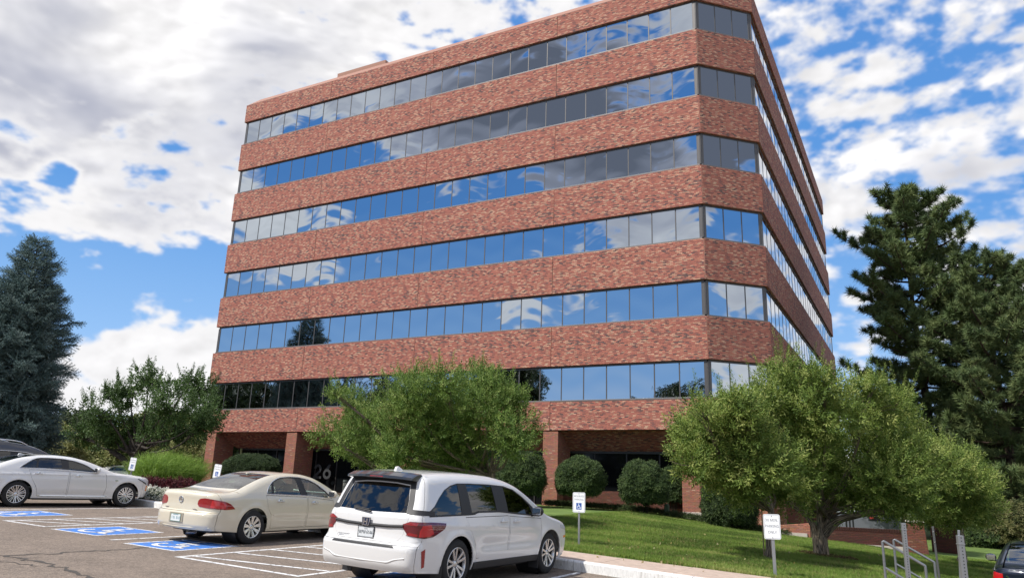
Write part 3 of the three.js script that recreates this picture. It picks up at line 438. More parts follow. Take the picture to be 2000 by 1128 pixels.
function panel(F, pr, outer, holes = [], o = {}) {
  const L = o.L || .07, off = o.off || 0, fl = o.flange ?? .022;
  const dens = (lp) => { const r = []; lp.forEach((p, i) => { const q = lp[(i + 1) % lp.length], n = Math.max(1, Math.ceil(Math.hypot(q[0] - p[0], q[1] - p[1]) / L)); for (let k = 0; k < n; k++) r.push(new THREE.Vector2(lerp(p[0], q[0], k / n), lerp(p[1], q[1], k / n))); }); return r; };
  const c = dens(outer), hs = holes.map(dens); if (THREE.ShapeUtils.isClockWise(c)) c.reverse(); hs.forEach((h) => { if (!THREE.ShapeUtils.isClockWise(h)) h.reverse(); });
  let faces = THREE.ShapeUtils.triangulateShape(c, hs); const P = [...c, ...hs.flat()].map((p) => [p.x, p.y]);
  for (let it = 0; it < 7; it++) {
    const mid = new Map(), nf = []; let any = false;
    const m = (a, b) => { const dx = P[a][0] - P[b][0], dy = P[a][1] - P[b][1]; if (dx * dx + dy * dy <= L * L * 1.3) return -1; const k = a < b ? a * 1e6 + b : b * 1e6 + a; if (!mid.has(k)) { P.push([(P[a][0] + P[b][0]) / 2, (P[a][1] + P[b][1]) / 2]); mid.set(k, P.length - 1); } any = true; return mid.get(k); };
    for (const [a, b, d] of faces) {
      const x = m(a, b), y = m(b, d), z = m(d, a), n = (x >= 0) + (y >= 0) + (z >= 0);
      if (!n) nf.push([a, b, d]);
      else if (n === 3) nf.push([a, x, z], [x, b, y], [z, y, d], [x, y, z]);
      else if (n === 1) { if (x >= 0) nf.push([a, x, d], [x, b, d]); else if (y >= 0) nf.push([a, b, y], [a, y, d]); else nf.push([a, b, z], [z, b, d]); }
      else if (x < 0) nf.push([a, b, y], [a, y, z], [z, y, d]); else if (y < 0) nf.push([a, x, z], [x, b, z], [z, b, d]); else nf.push([a, x, d], [x, b, y], [x, y, d]);
    }
    faces = nf; if (!any) break;
  }
  const pos = [], nor = [], e = .004;
  for (const [u, v] of P) {
    const [q, d, len] = pr.ray(u, v), t = hit(F, q, d, len), p = [q[0] + d[0] * t, q[1] + d[1] * t, q[2] + d[2] * t];
    const n = V(F(p[0] + e, p[1], p[2]) - F(p[0] - e, p[1], p[2]), F(p[0], p[1] + e, p[2]) - F(p[0], p[1] - e, p[2]), F(p[0], p[1], p[2] + e) - F(p[0], p[1], p[2] - e)).normalize();
    pos.push(p[0] + n.x * off, p[1] + n.y * off, p[2] + n.z * off); nor.push(n.x, n.y, n.z);
  }
  const X = (i) => V(pos[i * 3], pos[i * 3 + 1], pos[i * 3 + 2]), N = (i) => V(nor[i * 3], nor[i * 3 + 1], nor[i * 3 + 2]);
  const op = [], on = [];
  for (const [a, b, d] of faces) { const A = X(a), B = X(b), D = X(d), fn = B.clone().sub(A).cross(D.clone().sub(A)), ok = fn.dot(N(a)) >= 0; for (const i of ok ? [a, b, d] : [a, d, b]) { op.push(pos[i * 3], pos[i * 3 + 1], pos[i * 3 + 2]); on.push(nor[i * 3], nor[i * 3 + 1], nor[i * 3 + 2]); } }
  if (fl > 0) { let base = 0; for (const lp of [c, ...hs]) { for (let k = 0; k < lp.length; k++) { const a = base + k, b = base + (k + 1) % lp.length, A = X(a), B = X(b), A2 = A.clone().addScaledVector(N(a), -fl), B2 = B.clone().addScaledVector(N(b), -fl), n = B.clone().sub(A).cross(N(a)).normalize(); for (const p of [A, A2, B, B, A2, B2]) { op.push(p.x, p.y, p.z); on.push(n.x, n.y, n.z); } } base += lp.length; } }
  const g = new THREE.BufferGeometry(); g.setAttribute('position', new THREE.Float32BufferAttribute(op, 3)); g.setAttribute('normal', new THREE.Float32BufferAttribute(on, 3)); return g;
}
function mirrorX(g) { const q = g.index ? g.toNonIndexed() : g.clone(), p = q.attributes.position, n = q.attributes.normal; for (let i = 0; i < p.count; i++) { p.setX(i, -p.getX(i)); n.setX(i, -n.getX(i)); } for (const a of Object.values(q.attributes)) { const s = a.itemSize, r = a.array; for (let i = 0; i < a.count; i += 3) for (let k = 0; k < s; k++) { const t = r[(i + 1) * s + k]; r[(i + 1) * s + k] = r[(i + 2) * s + k]; r[(i + 2) * s + k] = t; } } return q; }
const both = (g) => merge([g, mirrorX(g)]);
const arcPts = (cz, cy, r, a0, a1, n = 18) => Array.from({ length: n + 1 }, (_, i) => { const a = (a0 + (a1 - a0) * i / n) * R; return [cz + r * Math.cos(a), cy + r * Math.sin(a)]; });
// a wheel at the origin, outer face towards +x
function wheelParts(S) {
  const r = S.R, rr = S.rim, w = .115;
  const lathe = (pts, n = 40) => { const g = new THREE.LatheGeometry(pts.map((p) => new THREE.Vector2(p[0], p[1])), n); g.rotateZ(-Math.PI / 2); return g; };
  const tyre = [lathe([[rr - .005, -w], [rr + .02, -w - .004], [r - .03, -w + .004], [r - .006, -w + .03], [r, -w + .05], [r, -.045], [r - .008, -.042], [r - .008, -.034], [r, -.031], [r, .031], [r - .008, .034], [r - .008, .042], [r, .045], [r, w - .05], [r - .006, w - .03], [r - .03, w - .004], [rr + .035, w + .004], [rr + .03, w + .001], [rr + .012, w], [rr - .005, w - .012]])];
  const dark = [lathe([[0, .02], [rr * .9, .02], [rr - .012, -.02], [rr - .012, w - .02]]), lathe([[.0, .045], [rr * .62, .045], [rr * .62, .03]], 30)];
  const rim = [lathe([[rr - .03, w - .05], [rr - .022, w - .006], [rr - .01, w + .002], [rr, w - .004], [rr - .002, w - .03]])];
  const spoke = (a, r0, r1, w0, w1, x0, x1, th = .03) => { const s = new THREE.Shape([[-w0 / 2, r0], [w0 / 2, r0], [w1 / 2, r1], [-w1 / 2, r1]].map((p) => new THREE.Vector2(...p))); const g = new THREE.ExtrudeGeometry(s, { depth: th, bevelEnabled: true, bevelThickness: .006, bevelSize: .004, bevelSegments: 2 }); const p = g.attributes.position; for (let i = 0; i < p.count; i++) { const t = clamp((p.getY(i) - r0) / (r1 - r0), 0, 1); p.setZ(i, p.getZ(i) + lerp(x0, x1, t * t) - th); } g.rotateY(Math.PI / 2); g.rotateX(a); g.computeVertexNormals(); return g; };
  for (const [a, ...k] of S.spokes) rim.push(spoke(a * R, ...k));
  rim.push(lathe([[0, w - .022], [.03, w - .024], [.062, w - .032], [.07, w - .07]], 20));
  const gz = []; for (let i = 0; i < 5; i++) { const a = i * 72 * R; const g = new THREE.CylinderGeometry(.011, .011, .012, 8); g.rotateZ(Math.PI / 2); g.translate(w - .034, Math.cos(a) * .05, Math.sin(a) * .05); gz.push(g); }
  return { tyre: merge(tyre), rim: merge(rim), dark: merge([...dark, ...gz]) };
}
function tubeOn(F, pr, pts, r, off = 0, closed = false) { const P = pts.map(([u, v]) => { const [q, d, len] = pr.ray(u, v), t = hit(F, q, d, len); return V(q[0] + d[0] * (t - off), q[1] + d[1] * (t - off), q[2] + d[2] * (t - off)); }); return new THREE.TubeGeometry(new THREE.CatmullRomCurve3(P, closed, 'catmullrom', .15), P.length * 5, r, 5, closed); }
function buildCar(S, name, label, group) {
  const t = thing(name, label, 'car', [0, 0, 0], group), F = carSolid(S), A = S.axle, ra = S.R + .05, yb = S.yb, g = .004;
  const hx = (y, z) => { const [o, d, l] = PROJ.side.ray(z, y); return o[0] - hit(F, o, d, l); }, hy = (x, z) => 2.3 - hit(F, [x, 2.3, z], [0, -1, 0], 2.2);
  const Wc = curve(S.W), Sc = curve(S.section), rearC = curve(S.rear), frontC = curve(S.front), ww = (y, z) => Wc(z) + Sc(y);
  const zRy = (y) => { const w = ww(y, .9); return rearC(y) - S.rearBow * w * w - S.rearBow4 * w ** 6 - .045; }, zFy = (y) => { const w = ww(y, -3.6); return frontC(y) + S.frontBow * w * w + S.frontBow4 * w ** 6 + .045; };
  const sx = curve(S.seam); let zR = S.zR, zF = S.zF; for (let i = 0; i < 12; i++) { zR = lerp(zR, zRy(hy(sx(zR), zR)), .6); zF = lerp(zF, zFy(hy(sx(zF), zF)), .6); }
  const rng2 = (a, b, n) => Array.from({ length: n + 1 }, (_, i) => a + (b - a) * i / n);
  const paint = S.paint, seamTop = rng2(zF, zR, 70).map((z) => [z, hy(sx(z), z) - g / 2]);
  // body side with holes for doors and windows
  const ends = (fn, a, b, n) => rng2(a, b, n).map((y) => [fn(y), y]);
  const yRt = hy(sx(zR), zR), yFt = hy(sx(zF), zF);
  const bot = [...ends(zRy, yRt, yb + .04, 22).slice(1), [ra * Math.cos(Math.asin((yb - S.R) / ra)), yb], ...arcPts(0, S.R, ra, Math.asin((yb - S.R) / ra) / R, 180 - Math.asin((yb - S.R) / ra) / R), [-ra - .02, S.sill], [A + ra + .02, S.sill], ...arcPts(A, S.R, ra, Math.asin((yb - S.R) / ra) / R, 180 - Math.asin((yb - S.R) / ra) / R), ...ends(zFy, yb + .05, yFt, 18).slice(0, -1)];
  const shell = [both(panel(F, PROJ.side, [...bot, ...seamTop], [...S.doors, S.dlo]))];
  const strip = (z0, z1, b0 = 0, b1 = 0) => { const e0 = (x) => z0 + b0 * x * x, e1 = (x) => z1 + b1 * x * x; const zs0 = e0(sx(z0)), zs1 = e1(sx(z1)); return [...rng2(-1, 1, 16).map((k) => { const x = k * (sx(zs0) - g); return [x, e0(x) + g]; }), ...rng2(zs0, zs1, 24).slice(1, -1).map((z) => [sx(z) - g, z]), ...rng2(1, -1, 16).map((k) => { const x = k * (sx(zs1) - g); return [x, e1(x) - g]; }), ...rng2(zs1, zs0, 24).slice(1, -1).map((z) => [-(sx(z) - g), z])]; };
  const [c0, c1, c2, c3] = S.lines;   // cowl, windscreen header, rear header, rear deck (or null)
  shell.push(panel(F, PROJ.top, strip(c1, c2, .10, c3 == null ? 0 : -.08)));
  const body = part('body', merge(shell), paint, t);
  part('bonnet', panel(F, PROJ.top, strip(zF, c0, 0, .18)), paint, t);
  part('windscreen', panel(F, PROJ.top, strip(c0, c1, .18, .10), [], { off: -.004 }), S.glass, t);
  if (c3 != null) { part('rear_window', panel(F, PROJ.top, strip(c2, c3, -.08, -.22), [], { off: -.004 }), S.rearGlass || S.glass, t); part('boot_lid', panel(F, PROJ.top, strip(c3, zR, -.22, 0)), paint, t); }
  // ends
  const edge = (z, y) => hx(y, z === zF ? zFy(y) : zRy(y)) - g;
  const endPoly = (z, ya, ybn) => { const ys = rng2(ya, ybn, 14); return [...ys.map((y) => [edge(z, y), y]), ...ys.slice().reverse().map((y) => [-edge(z, y), y])]; };
  const topEdge = (z) => rng2(-1, 1, 20).map((k) => { const x = k * (sx(z) - g); return [x, hy(x, z) - g]; });
  const rearOut = (ylo, yhi) => yhi == null ? [...rng2(ylo, hy(sx(zR), zR) - .01, 16).map((y) => [edge(zR, y), y]), ...topEdge(zR).reverse(), ...rng2(hy(sx(zR), zR) - .01, ylo, 16).map((y) => [-edge(zR, y), y])] : endPoly(zR, ylo, yhi);
  part('rear_bumper', panel(F, PROJ.rear, rearOut(yb + .04, S.bumperTop - g), S.bumperHoles || []), paint, t);
  if (S.tailgate) { part('rear_body', panel(F, PROJ.rear, rearOut(S.bumperTop + g), [S.tailgate]), paint, body); }
  else part('boot_panel', panel(F, PROJ.rear, rearOut(S.bumperTop + g), S.bootHoles || []), paint, t);
  part('front_bumper', panel(F, PROJ.front, [...rng2(yb + .05, hy(sx(zF), zF) - .01, 14).map((y) => [edge(zF, y), y]), ...topEdge(zF).reverse(), ...rng2(hy(sx(zF), zF) - .01, yb + .05, 14).map((y) => [-edge(zF, y), y])], S.grille ? [S.grille] : []), paint, t);
  if (S.grille) part('grille', panel(F, PROJ.front, S.grille, [], { off: -.03 }), M.plastic, t);
  // doors and their handles
  const shrink = (poly, d) => { const cx = poly.reduce((s, p) => s + p[0], 0) / poly.length, cy = poly.reduce((s, p) => s + p[1], 0) / poly.length; return poly.map(([x, y]) => [x - Math.sign(x - cx) * d, y - Math.sign(y - cy) * d]); };
  for (const m of [0, 1]) S.doors.forEach((poly, i) => {
    const mk = (q) => (m ? mirrorX(q) : q), d = part('door', mk(panel(F, PROJ.side, shrink(poly, .009))), paint, t);
    const h = S.handles[i]; if (!h) return; const x = hx(h[1], h[0]);
    const hg = [rbox(.024, .026, .21, .011, x + .030, h[1], h[0]), rbox(.03, .02, .02, .006, x + .014, h[1], h[0] - .085), rbox(.03, .02, .02, .006, x + .014, h[1], h[0] + .085)], cup = new THREE.SphereGeometry(.05, 14, 8); cup.scale(.2, .75, 1.1); cup.translate(x - .001, h[1] + .01, h[0]);
    part('handle', mk(merge([...hg, cup])), S.handleMat, d);
  });
  // windows in their black surround
  for (const m of [0, 1]) { const mk = (q) => (m ? mirrorX(q) : q); part('window_trim', mk(panel(F, PROJ.side, shrink(S.dlo, .003), S.panes, { off: -.006 })), S.trimMat || M.plastic, t); for (const p of S.panes) part('window', mk(panel(F, PROJ.side, shrink(p, .002), [], { off: -.011, flange: .004 })), S.glass, t); if (S.dloChrome) part('chrome_strip', mk(tubeOn(F, PROJ.side, S.dlo, S.dloChrome, .002, true)), M.chrome, t); }
  // wheels
  const wp = wheelParts(S);
  for (const z of [0, A]) for (const s of [1, -1]) { const w = new THREE.Group(); w.name = 'wheel'; w.position.set(s * (S.track), S.R, z); if (s < 0) w.rotation.y = Math.PI; t.add(w); part('tyre', wp.tyre, M.rubber, w); part('rim', wp.rim, S.rimMat || M.alloy, w); part('brake_disc', wp.dark, S.rimDark || M.plastic, w); }
  // wheel housings, underbody, cabin
  const arch = (z) => { const q = new THREE.CylinderGeometry(ra - .004, ra - .004, .42, 28, 1, true, -Math.PI / 2 + .02, Math.PI - .04); q.rotateZ(Math.PI / 2); q.rotateX(Math.PI / 2 * 0); q.translate(S.track - .17, S.R, z); return both(q); };
  const ul = (z0, z1, w, y0, y1) => rbox(w, y1 - y0, z1 - z0, .03, 0, (y0 + y1) / 2, (z0 + z1) / 2, 1);
  part('underbody', [arch(0), arch(A), ul(A + ra, -ra, S.track * 2 - .16, .20, .40), ul(-ra - .05, zR - .10, 1.2, .22, .55), ul(zF + .1, A + ra + .05, 1.2, .20, .60), ...(S.under || [])], M.plastic, t);
  const sk = S.seatScale || 1, seat = (x, z) => { const a = rbox(.5, .16, .52, .06, x, .62, z), b = rbox(.48, .62, .14, .06, 0, .3, 0), h = rbox(.26, .2, .1, .045, 0, .72, .0); b.rotateX(.28); h.rotateX(.28); for (const q of [b, h]) q.translate(x, .66, z + .26); for (const q of [a, b, h]) { q.translate(0, -.3, -z); q.scale(1, sk, 1); q.translate(0, .3, z); } return [a, b, h]; };
  part('seats', merge(S.seats.flatMap((z) => [...seat(-.40, z), ...seat(.40, z)])), S.seatMat, t);
  const stw = new THREE.TorusGeometry(.18, .016, 6, 24); stw.rotateX(-.35); stw.translate(-.4, .98, S.dash + .34);
  part('dashboard', [rbox(1.45, .35, .5, .12, 0, .80, S.dash), stw, rbox(S.track * 2 - .2, .06, S.shelf - S.dash, .02, 0, .50, (S.shelf + S.dash) / 2)], M.darkSeat, t);
  // door mirrors
  for (const m of [1, -1]) { const x = hx(S.mirror[1], S.mirror[0]), q = new THREE.SphereGeometry(.5, 20, 14); q.scale(.22, .17, .13); q.translate(m * (x + .13), S.mirror[1] + .07, S.mirror[0]); const mr = part('mirror', [q, rod(V(m * (x - .02), S.mirror[1] - .01, S.mirror[0] + .01), V(m * (x + .1), S.mirror[1] + .03, S.mirror[0]), .03, .022)], S.mirrorMat || paint, t); part('mirror_glass', (() => { const k = rbox(.17, .12, .01, .004, m * (x + .13), S.mirror[1] + .07, S.mirror[0] + .061, 2); return k; })(), M.chrome, mr); }
  // lamps, badges and the rest
  for (const l of S.lamps || []) for (const m of l.one ? [0] : [0, 1]) { const q = panel(F, l.pr, l.poly, [], { off: l.off ?? .007, flange: .02, L: .045 }); part(l.name, m ? mirrorX(q) : q, l.mat, t); }
  if (S.extra) S.extra(t, F, { hx, hy, paint, body });
  return t;
}
function setCar(t, x, z, yaw) { // stand a car on the sloping tarmac, rear axle at (x, z)
  const up = V(.031, 1, .0033).normalize(), fwd = V(Math.sin(yaw), 0, -Math.cos(yaw)); fwd.addScaledVector(up, -fwd.dot(up)).normalize(); const right = fwd.clone().cross(up);
  t.position.set(x, gy(x, z) + .002, z); t.quaternion.setFromRotationMatrix(new THREE.Matrix4().makeBasis(right, up, fwd.negate()));
}
const plate = (w, h, draw) => { const g = new THREE.PlaneGeometry(w, h); return [g, std([1, 1, 1], .4, { map: canvasTex(256, 128, draw) })]; };
const paintMat = (c, metal = 0, r = .32) => new THREE.MeshPhysicalMaterial({ color: rgb(...c), roughness: r, metalness: metal, clearcoat: 1, clearcoatRoughness: .03 });

// ---------------------------------------------- white minivan
const vanSpokes = []; for (let i = 0; i < 5; i++) for (const s of [-1, 1]) vanSpokes.push([i * 72 + s * 13 + 14, .055, .238, .026, .036, .085, .108]);
const g2 = (x, c, w) => Math.exp(-(((x - c) / w) ** 2));
const vanSpec = {
  paint: paintMat([.69, .685, .68]), glass: carGlass([.05, .055, .065]), axle: -3.0, R: .37, rim: .252, track: .84, yb: .26, sill: .36, spokes: vanSpokes,
  top: [[-4.1, .55], [-4.0, .73], [-3.92, .81], [-3.8, .885], [-3.5, .98], [-3.1, 1.065], [-2.92, 1.12], [-2.6, 1.29], [-2.2, 1.485], [-1.95, 1.585], [-1.6, 1.665], [-1.1, 1.718], [-.4, 1.738], [.2, 1.728], [.6, 1.70], [1.2, 1.63]],
  rear: [[.2, 1.03], [.30, 1.11], [.42, 1.16], [.60, 1.165], [.655, 1.15], [.70, 1.075], [.8, 1.06], [.95, 1.055], [1.04, 1.05], [1.09, 1.02], [1.2, .965], [1.4, .875], [1.6, .78], [1.75, .71]],
  front: [[.2, -3.85], [.35, -3.98], [.55, -4.04], [.7, -4.03], [.85, -3.98], [1.1, -3.8]],
  W: [[-4.05, .86], [-3.7, .955], [-3.3, .985], [-2.4, .975], [-1, .975], [0, .975], [.5, .96], [1.2, .905]],
  section: [[.2, -.06], [.36, -.025], [.55, -.006], [.8, .002], [.95, -.006], [1.06, -.028], [1.2, -.062], [1.4, -.125], [1.55, -.18], [1.75, -.27]],
  bump: (y, z) => .016 * g2(Math.hypot(z, y - .37), .44, .07) + .014 * g2(Math.hypot(z + 3, y - .37), .44, .07) - .020 * g2(y, .62, .10) * sstep(-.5, -.8, z) * sstep(-2.7, -2.2, z) + .010 * g2(y, .93 + .03 * z, .035) * sstep(-2.6, -2.2, z),
  crown: .055, rearBow: .07, rearBow4: .12, frontBow: .16, frontBow4: .20, kTop: .13, kRear: .12,
  seam: [[-4.0, .60], [-3.6, .73], [-3.1, .755], [-2.92, .76], [-2.4, .725], [-2.0, .69], [-1.4, .665], [0, .655], [.78, .635]],
  zF: -3.86, zR: .74, lines: [-2.92, -1.92, .735, null],
  doors: [[[-2.60, .42], [-2.645, .75], [-2.63, 1.0], [-1.52, 1.055], [-1.535, .42]], [[-.52, .42], [-.46, .62], [-.32, .84], [-.17, 1.06], [-1.49, 1.065], [-1.505, .42]]],
  handles: [[-1.72, .965], [-1.30, .975]], handleMat: null,
  dlo: [[.74, 1.078], [.30, 1.085], [-.12, 1.09], [-.42, 1.095], [-.55, 1.125], [-1.2, 1.125], [-1.5, 1.105], [-1.9, 1.075], [-2.56, 1.035], [-2.40, 1.18], [-2.1, 1.355], [-1.8, 1.49], [-1.5, 1.545], [-1.0, 1.565], [-.4, 1.57], [-.08, 1.565], [.12, 1.53], [.30, 1.46], [.47, 1.34], [.60, 1.225], [.70, 1.165], [.74, 1.155]],
  panes: [[[.70, 1.095], [-.08, 1.105], [-.09, 1.55], [.11, 1.515], [.29, 1.445], [.46, 1.325], [.59, 1.21], [.67, 1.15], [.70, 1.143]], [[-.37, 1.115], [-.56, 1.145], [-1.13, 1.145], [-1.10, 1.552], [-.33, 1.555]], [[-1.50, 1.125], [-1.88, 1.095], [-2.34, 1.07], [-2.26, 1.225], [-2.02, 1.375], [-1.76, 1.485], [-1.47, 1.53]]],
  mirror: [-2.30, 1.06], mirrorMat: M.plastic, seats: [-1.75, -.75, .15], seatMat: M.darkSeat, dash: -2.45, shelf: .6,
  rimDark: M.plastic, rimMat: std([.60, .60, .61], .26, { metalness: .85 }),
  bumperTop: .665,
  tailgate: null,
};
vanSpec.handleMat = vanSpec.paint;
{
  const arcY = (y) => lerp(.60, .70, sstep(.68, 1.05, y));
  vanSpec.tailgate = [[-.56, .69], [-.66, .80], [-.72, 1.0], [-.74, 1.09], [-.70, 1.30], [-.63, 1.56], [-.59, 1.645], [-.3, 1.672], [0, 1.68], [.3, 1.672], [.59, 1.645], [.63, 1.56], [.70, 1.30], [.74, 1.09], [.72, 1.0], [.66, .80], [.56, .69]];
  const wr = wrap(.42, .35);
  const deg = (d) => d * R * .6;
  vanSpec.lamps = [
    { name: 'taillight', mat: M.redDark, pr: wr, poly: [[deg(20), .965], [deg(17), .945], [deg(27), .80], [deg(45), .775], [deg(58), .79], [deg(84), .90], [deg(88), .98], [deg(55), 1.0], [deg(28), 1.005]] },
    { name: 'taillight_lens', mat: M.redBright, pr: wr, poly: [[deg(39), .795], [deg(52), .80], [deg(60), .84], [deg(54), .965], [deg(43), .955], [deg(40), .88]], off: .011 },
    { name: 'taillight_lens', mat: M.redLens, pr: wr, poly: [[deg(19), .96], [deg(36), .945], [deg(38), .985], [deg(28), 1.0]], off: .011 },
    { name: 'taillight_lens', mat: M.redLens, pr: wr, poly: [[deg(24), .815], [deg(37), .795], [deg(37.5), .83], [deg(28), .85]], off: .011 },
    { name: 'rear_reflector', mat: M.redLens, pr: wr, poly: [[deg(45), .365], [deg(48.5), .38], [deg(48), .63], [deg(43), .60]], off: .006 },
    { name: 'side_marker', mat: M.amber, pr: PROJ.side, poly: [[-3.56, .62], [-3.67, .625], [-3.67, .665], [-3.56, .66]] },
    { name: 'headlight', mat: M.clearLens, pr: wrap(.42, -3.2, -1), poly: [[deg(18), .70], [deg(70), .80], [deg(72), .86], [deg(20), .80]] },
  ];
  vanSpec.extra = (t, F, { hx, hy, paint, body }) => {
    const tg = part('tailgate', panel(F, PROJ.rear, vanSpec.tailgate.map(([x, y]) => [x * .993, y + (y < .8 ? .005 : -.004)]), [[[-.655, 1.115], [-.62, 1.30], [-.555, 1.50], [-.3, 1.525], [0, 1.53], [.3, 1.525], [.555, 1.50], [.62, 1.30], [.655, 1.115], [0, 1.10]]]), paint, t);
    part('rear_window', panel(F, PROJ.rear, [[-.652, 1.118], [-.618, 1.30], [-.553, 1.498], [-.3, 1.522], [0, 1.527], [.3, 1.522], [.553, 1.498], [.618, 1.30], [.652, 1.118], [0, 1.103]], [], { off: -.004 }), carGlass([.03, .033, .04]), tg);
    part('window_surround', panel(F, PROJ.rear, [[-.60, 1.655], [-.555, 1.515], [-.3, 1.54], [0, 1.545], [.3, 1.54], [.555, 1.515], [.60, 1.655], [.3, 1.675], [0, 1.68], [-.3, 1.675]], [], { off: .005 }), M.plastic, tg);
    const rim = both(panel(F, PROJ.rear, [[.66, 1.108], [.745, 1.095], [.71, 1.30], [.645, 1.55], [.60, 1.64], [.52, 1.61], [.56, 1.52], [.625, 1.30]], [], { off: .006 }));
    part('window_surround', rim, M.plastic, tg);
    // roof spoiler over the rear window: a wedge with rounded trailing edge
    const sp = new THREE.ExtrudeGeometry(new THREE.Shape([[.72, 1.655], [.735, 1.694], [.82, 1.684], [.945, 1.635], [.95, 1.612], [.90, 1.60], [.78, 1.60]].map((p) => new THREE.Vector2(...p))), { depth: 1.24, steps: 16, bevelEnabled: true, bevelThickness: .03, bevelSize: .008, bevelSegments: 3 });
    { const p = sp.attributes.position; for (let i = 0; i < p.count; i++) { const z = p.getX(i), y = p.getY(i), x = p.getZ(i) - .62; p.setXYZ(i, x * (1 - .0 * z), y - .06 * x * x, z - .16 * x * x); } sp.computeVertexNormals(); const ix = mirrorX(mirrorX(sp)); part('spoiler', ix, paintMat([.02, .02, .022], 0, .3), tg); }
    part('corner_glass', both(panel(F, wrap(.42, .35), [[26 * R * .6, 1.10], [62 * R * .6, 1.085], [62 * R * .6, 1.15], [26 * R * .6, 1.17]], [], { off: .006, L: .04 })), M.plastic, t);
    const bl = rbox(.26, .018, .012, .005, 0, 1.612, .952); part('brake_light', bl, M.redLens, tg);
    const bar = tubeOn(F, PROJ.rear, [[-.66, .93], [-.4, .915], [0, .91], [.4, .915], [.66, .93]], .024, .006); bar.scale(1, 1, 1); part('chrome_bar', bar, M.plastic, tg);
    // badge: a plain bordered H
    const zb = 2 - hit(F, [0, .94, 2], [0, 0, -1], 2.4);
    const bd = new THREE.ExtrudeGeometry((() => { const s = new THREE.Shape([[-.062, -.05], [.062, -.05], [.075, .05], [-.075, .05]].map((p) => new THREE.Vector2(...p))); return s; })(), { depth: .012, bevelEnabled: true, bevelThickness: .005, bevelSize: .006, bevelSegments: 2 }); bd.translate(0, .955, zb + .022); part('badge', bd, std([.02, .03, .07], .3), tg);
    part('badge_letter', [box(.018, .078, .012, -.03, .955, zb + .043), box(.018, .078, .012, .03, .955, zb + .043), box(.06, .016, .012, 0, .95, zb + .043), box(.135, .008, .01, 0, 1.008, zb + .036), box(.115, .008, .01, 0, .902, zb + .036), ...[-1, 1].map((s) => { const q = box(.008, .108, .01); q.rotateZ(-s * .11); q.translate(s * .069, .955, zb + .036); return q; })], M.chrome, tg);
    const zp = 2 - hit(F, [0, .82, 2], [0, 0, -1], 2.4);
    const [pg, pm] = plate(.305, .155, (c, w, h) => { c.fillStyle = '#cfd3d6'; c.fillRect(0, 0, w, h); c.strokeStyle = '#20242a'; c.lineWidth = 12; c.setLineDash([10, 7]); c.strokeRect(6, 6, w - 12, h - 12); c.setLineDash([]); c.fillStyle = '#2a3038'; c.textAlign = 'center'; c.font = 'bold 58px sans-serif'; c.fillText('WPM\u00b76144', w / 2, 86, w - 32); c.font = 'bold 20px sans-serif'; c.fillText('TEXAS', w / 2, 34); });
    pg.translate(0, .80, zp + .014); const pl = part('licence_plate', pg, pm, tg); part('plate_frame', box(.32, .168, .012, 0, .80, zp + .006), M.plastic, pl);
    const ty = plate(.24, .03, (c, w, h) => { c.fillStyle = '#d9dadc'; c.fillRect(0, 0, w, h); c.fillStyle = '#26282c'; c.font = 'bold 92px sans-serif'; c.textAlign = 'center'; c.fillText('ODYSSEY', w / 2, 96, w - 8); }); { const z = 2 - hit(F, [-.42, .735, 2], [0, 0, -1], 2.4); ty[0].translate(-.44, .74, z + .006); ty[0].rotateY(0); part('model_name', ty[0], ty[1], tg); }
    const zw = (x, y) => 2 - hit(F, [x, y, 2], [0, 0, -1], 2.4);
    part('wiper', [rod(V(-.32, 1.13, zw(-.32, 1.13) + .03), V(.05, 1.10, zw(.05, 1.10) + .04), .012, .016), rod(V(-.34, 1.145, zw(-.34, 1.145) + .012), V(-.02, 1.125, zw(0, 1.125) + .014), .009)], M.plastic, tg);
    part('bumper_step', panel(F, PROJ.rear, [[-.60, .632], [.60, .632], [.57, .658], [-.57, .658]], [], { off: .008 }), M.plastic, t);
    part('bumper_ridge', tubeOn(F, PROJ.rear, [[-.78, .50], [-.62, .47], [-.5, .425], [0, .42], [.5, .425], [.62, .47], [.78, .50]], .014, -.004), paint, t);
    part('sill_trim', both(panel(F, PROJ.side, [[-.46, .27], [-2.55, .27], [-2.57, .37], [-.44, .37]], [], { off: .012 })), M.plastic, t);
    part('mud_flap', [...[1, -1].flatMap((s) => [rbox(.20, .26, .015, .006, s * .88, .24, .425), rbox(.20, .22, .015, .006, s * .88, .24, -2.565)])], M.plastic, t);
    const fin = new THREE.ExtrudeGeometry(new THREE.Shape([[0, 0], [.20, 0], [.175, .055], [.14, .062]].map((p) => new THREE.Vector2(...p))), { depth: .03, bevelEnabled: true, bevelThickness: .008, bevelSize: .006, bevelSegments: 2 }); fin.rotateY(-Math.PI / 2); fin.translate(.015, hy(0, .45) - .006, .32); part('antenna', fin, paint, t);
    part('window_strip', both(tubeOn(F, PROJ.side, vanSpec.dlo.slice(0, 9), .008, .0)), M.plastic, t);
  };
}
const van = buildCar(vanSpec, 'minivan', 'white minivan parked tail outwards in the accessible bay', 'parked cars');
setCar(van, -7.39, -10.36, .045);

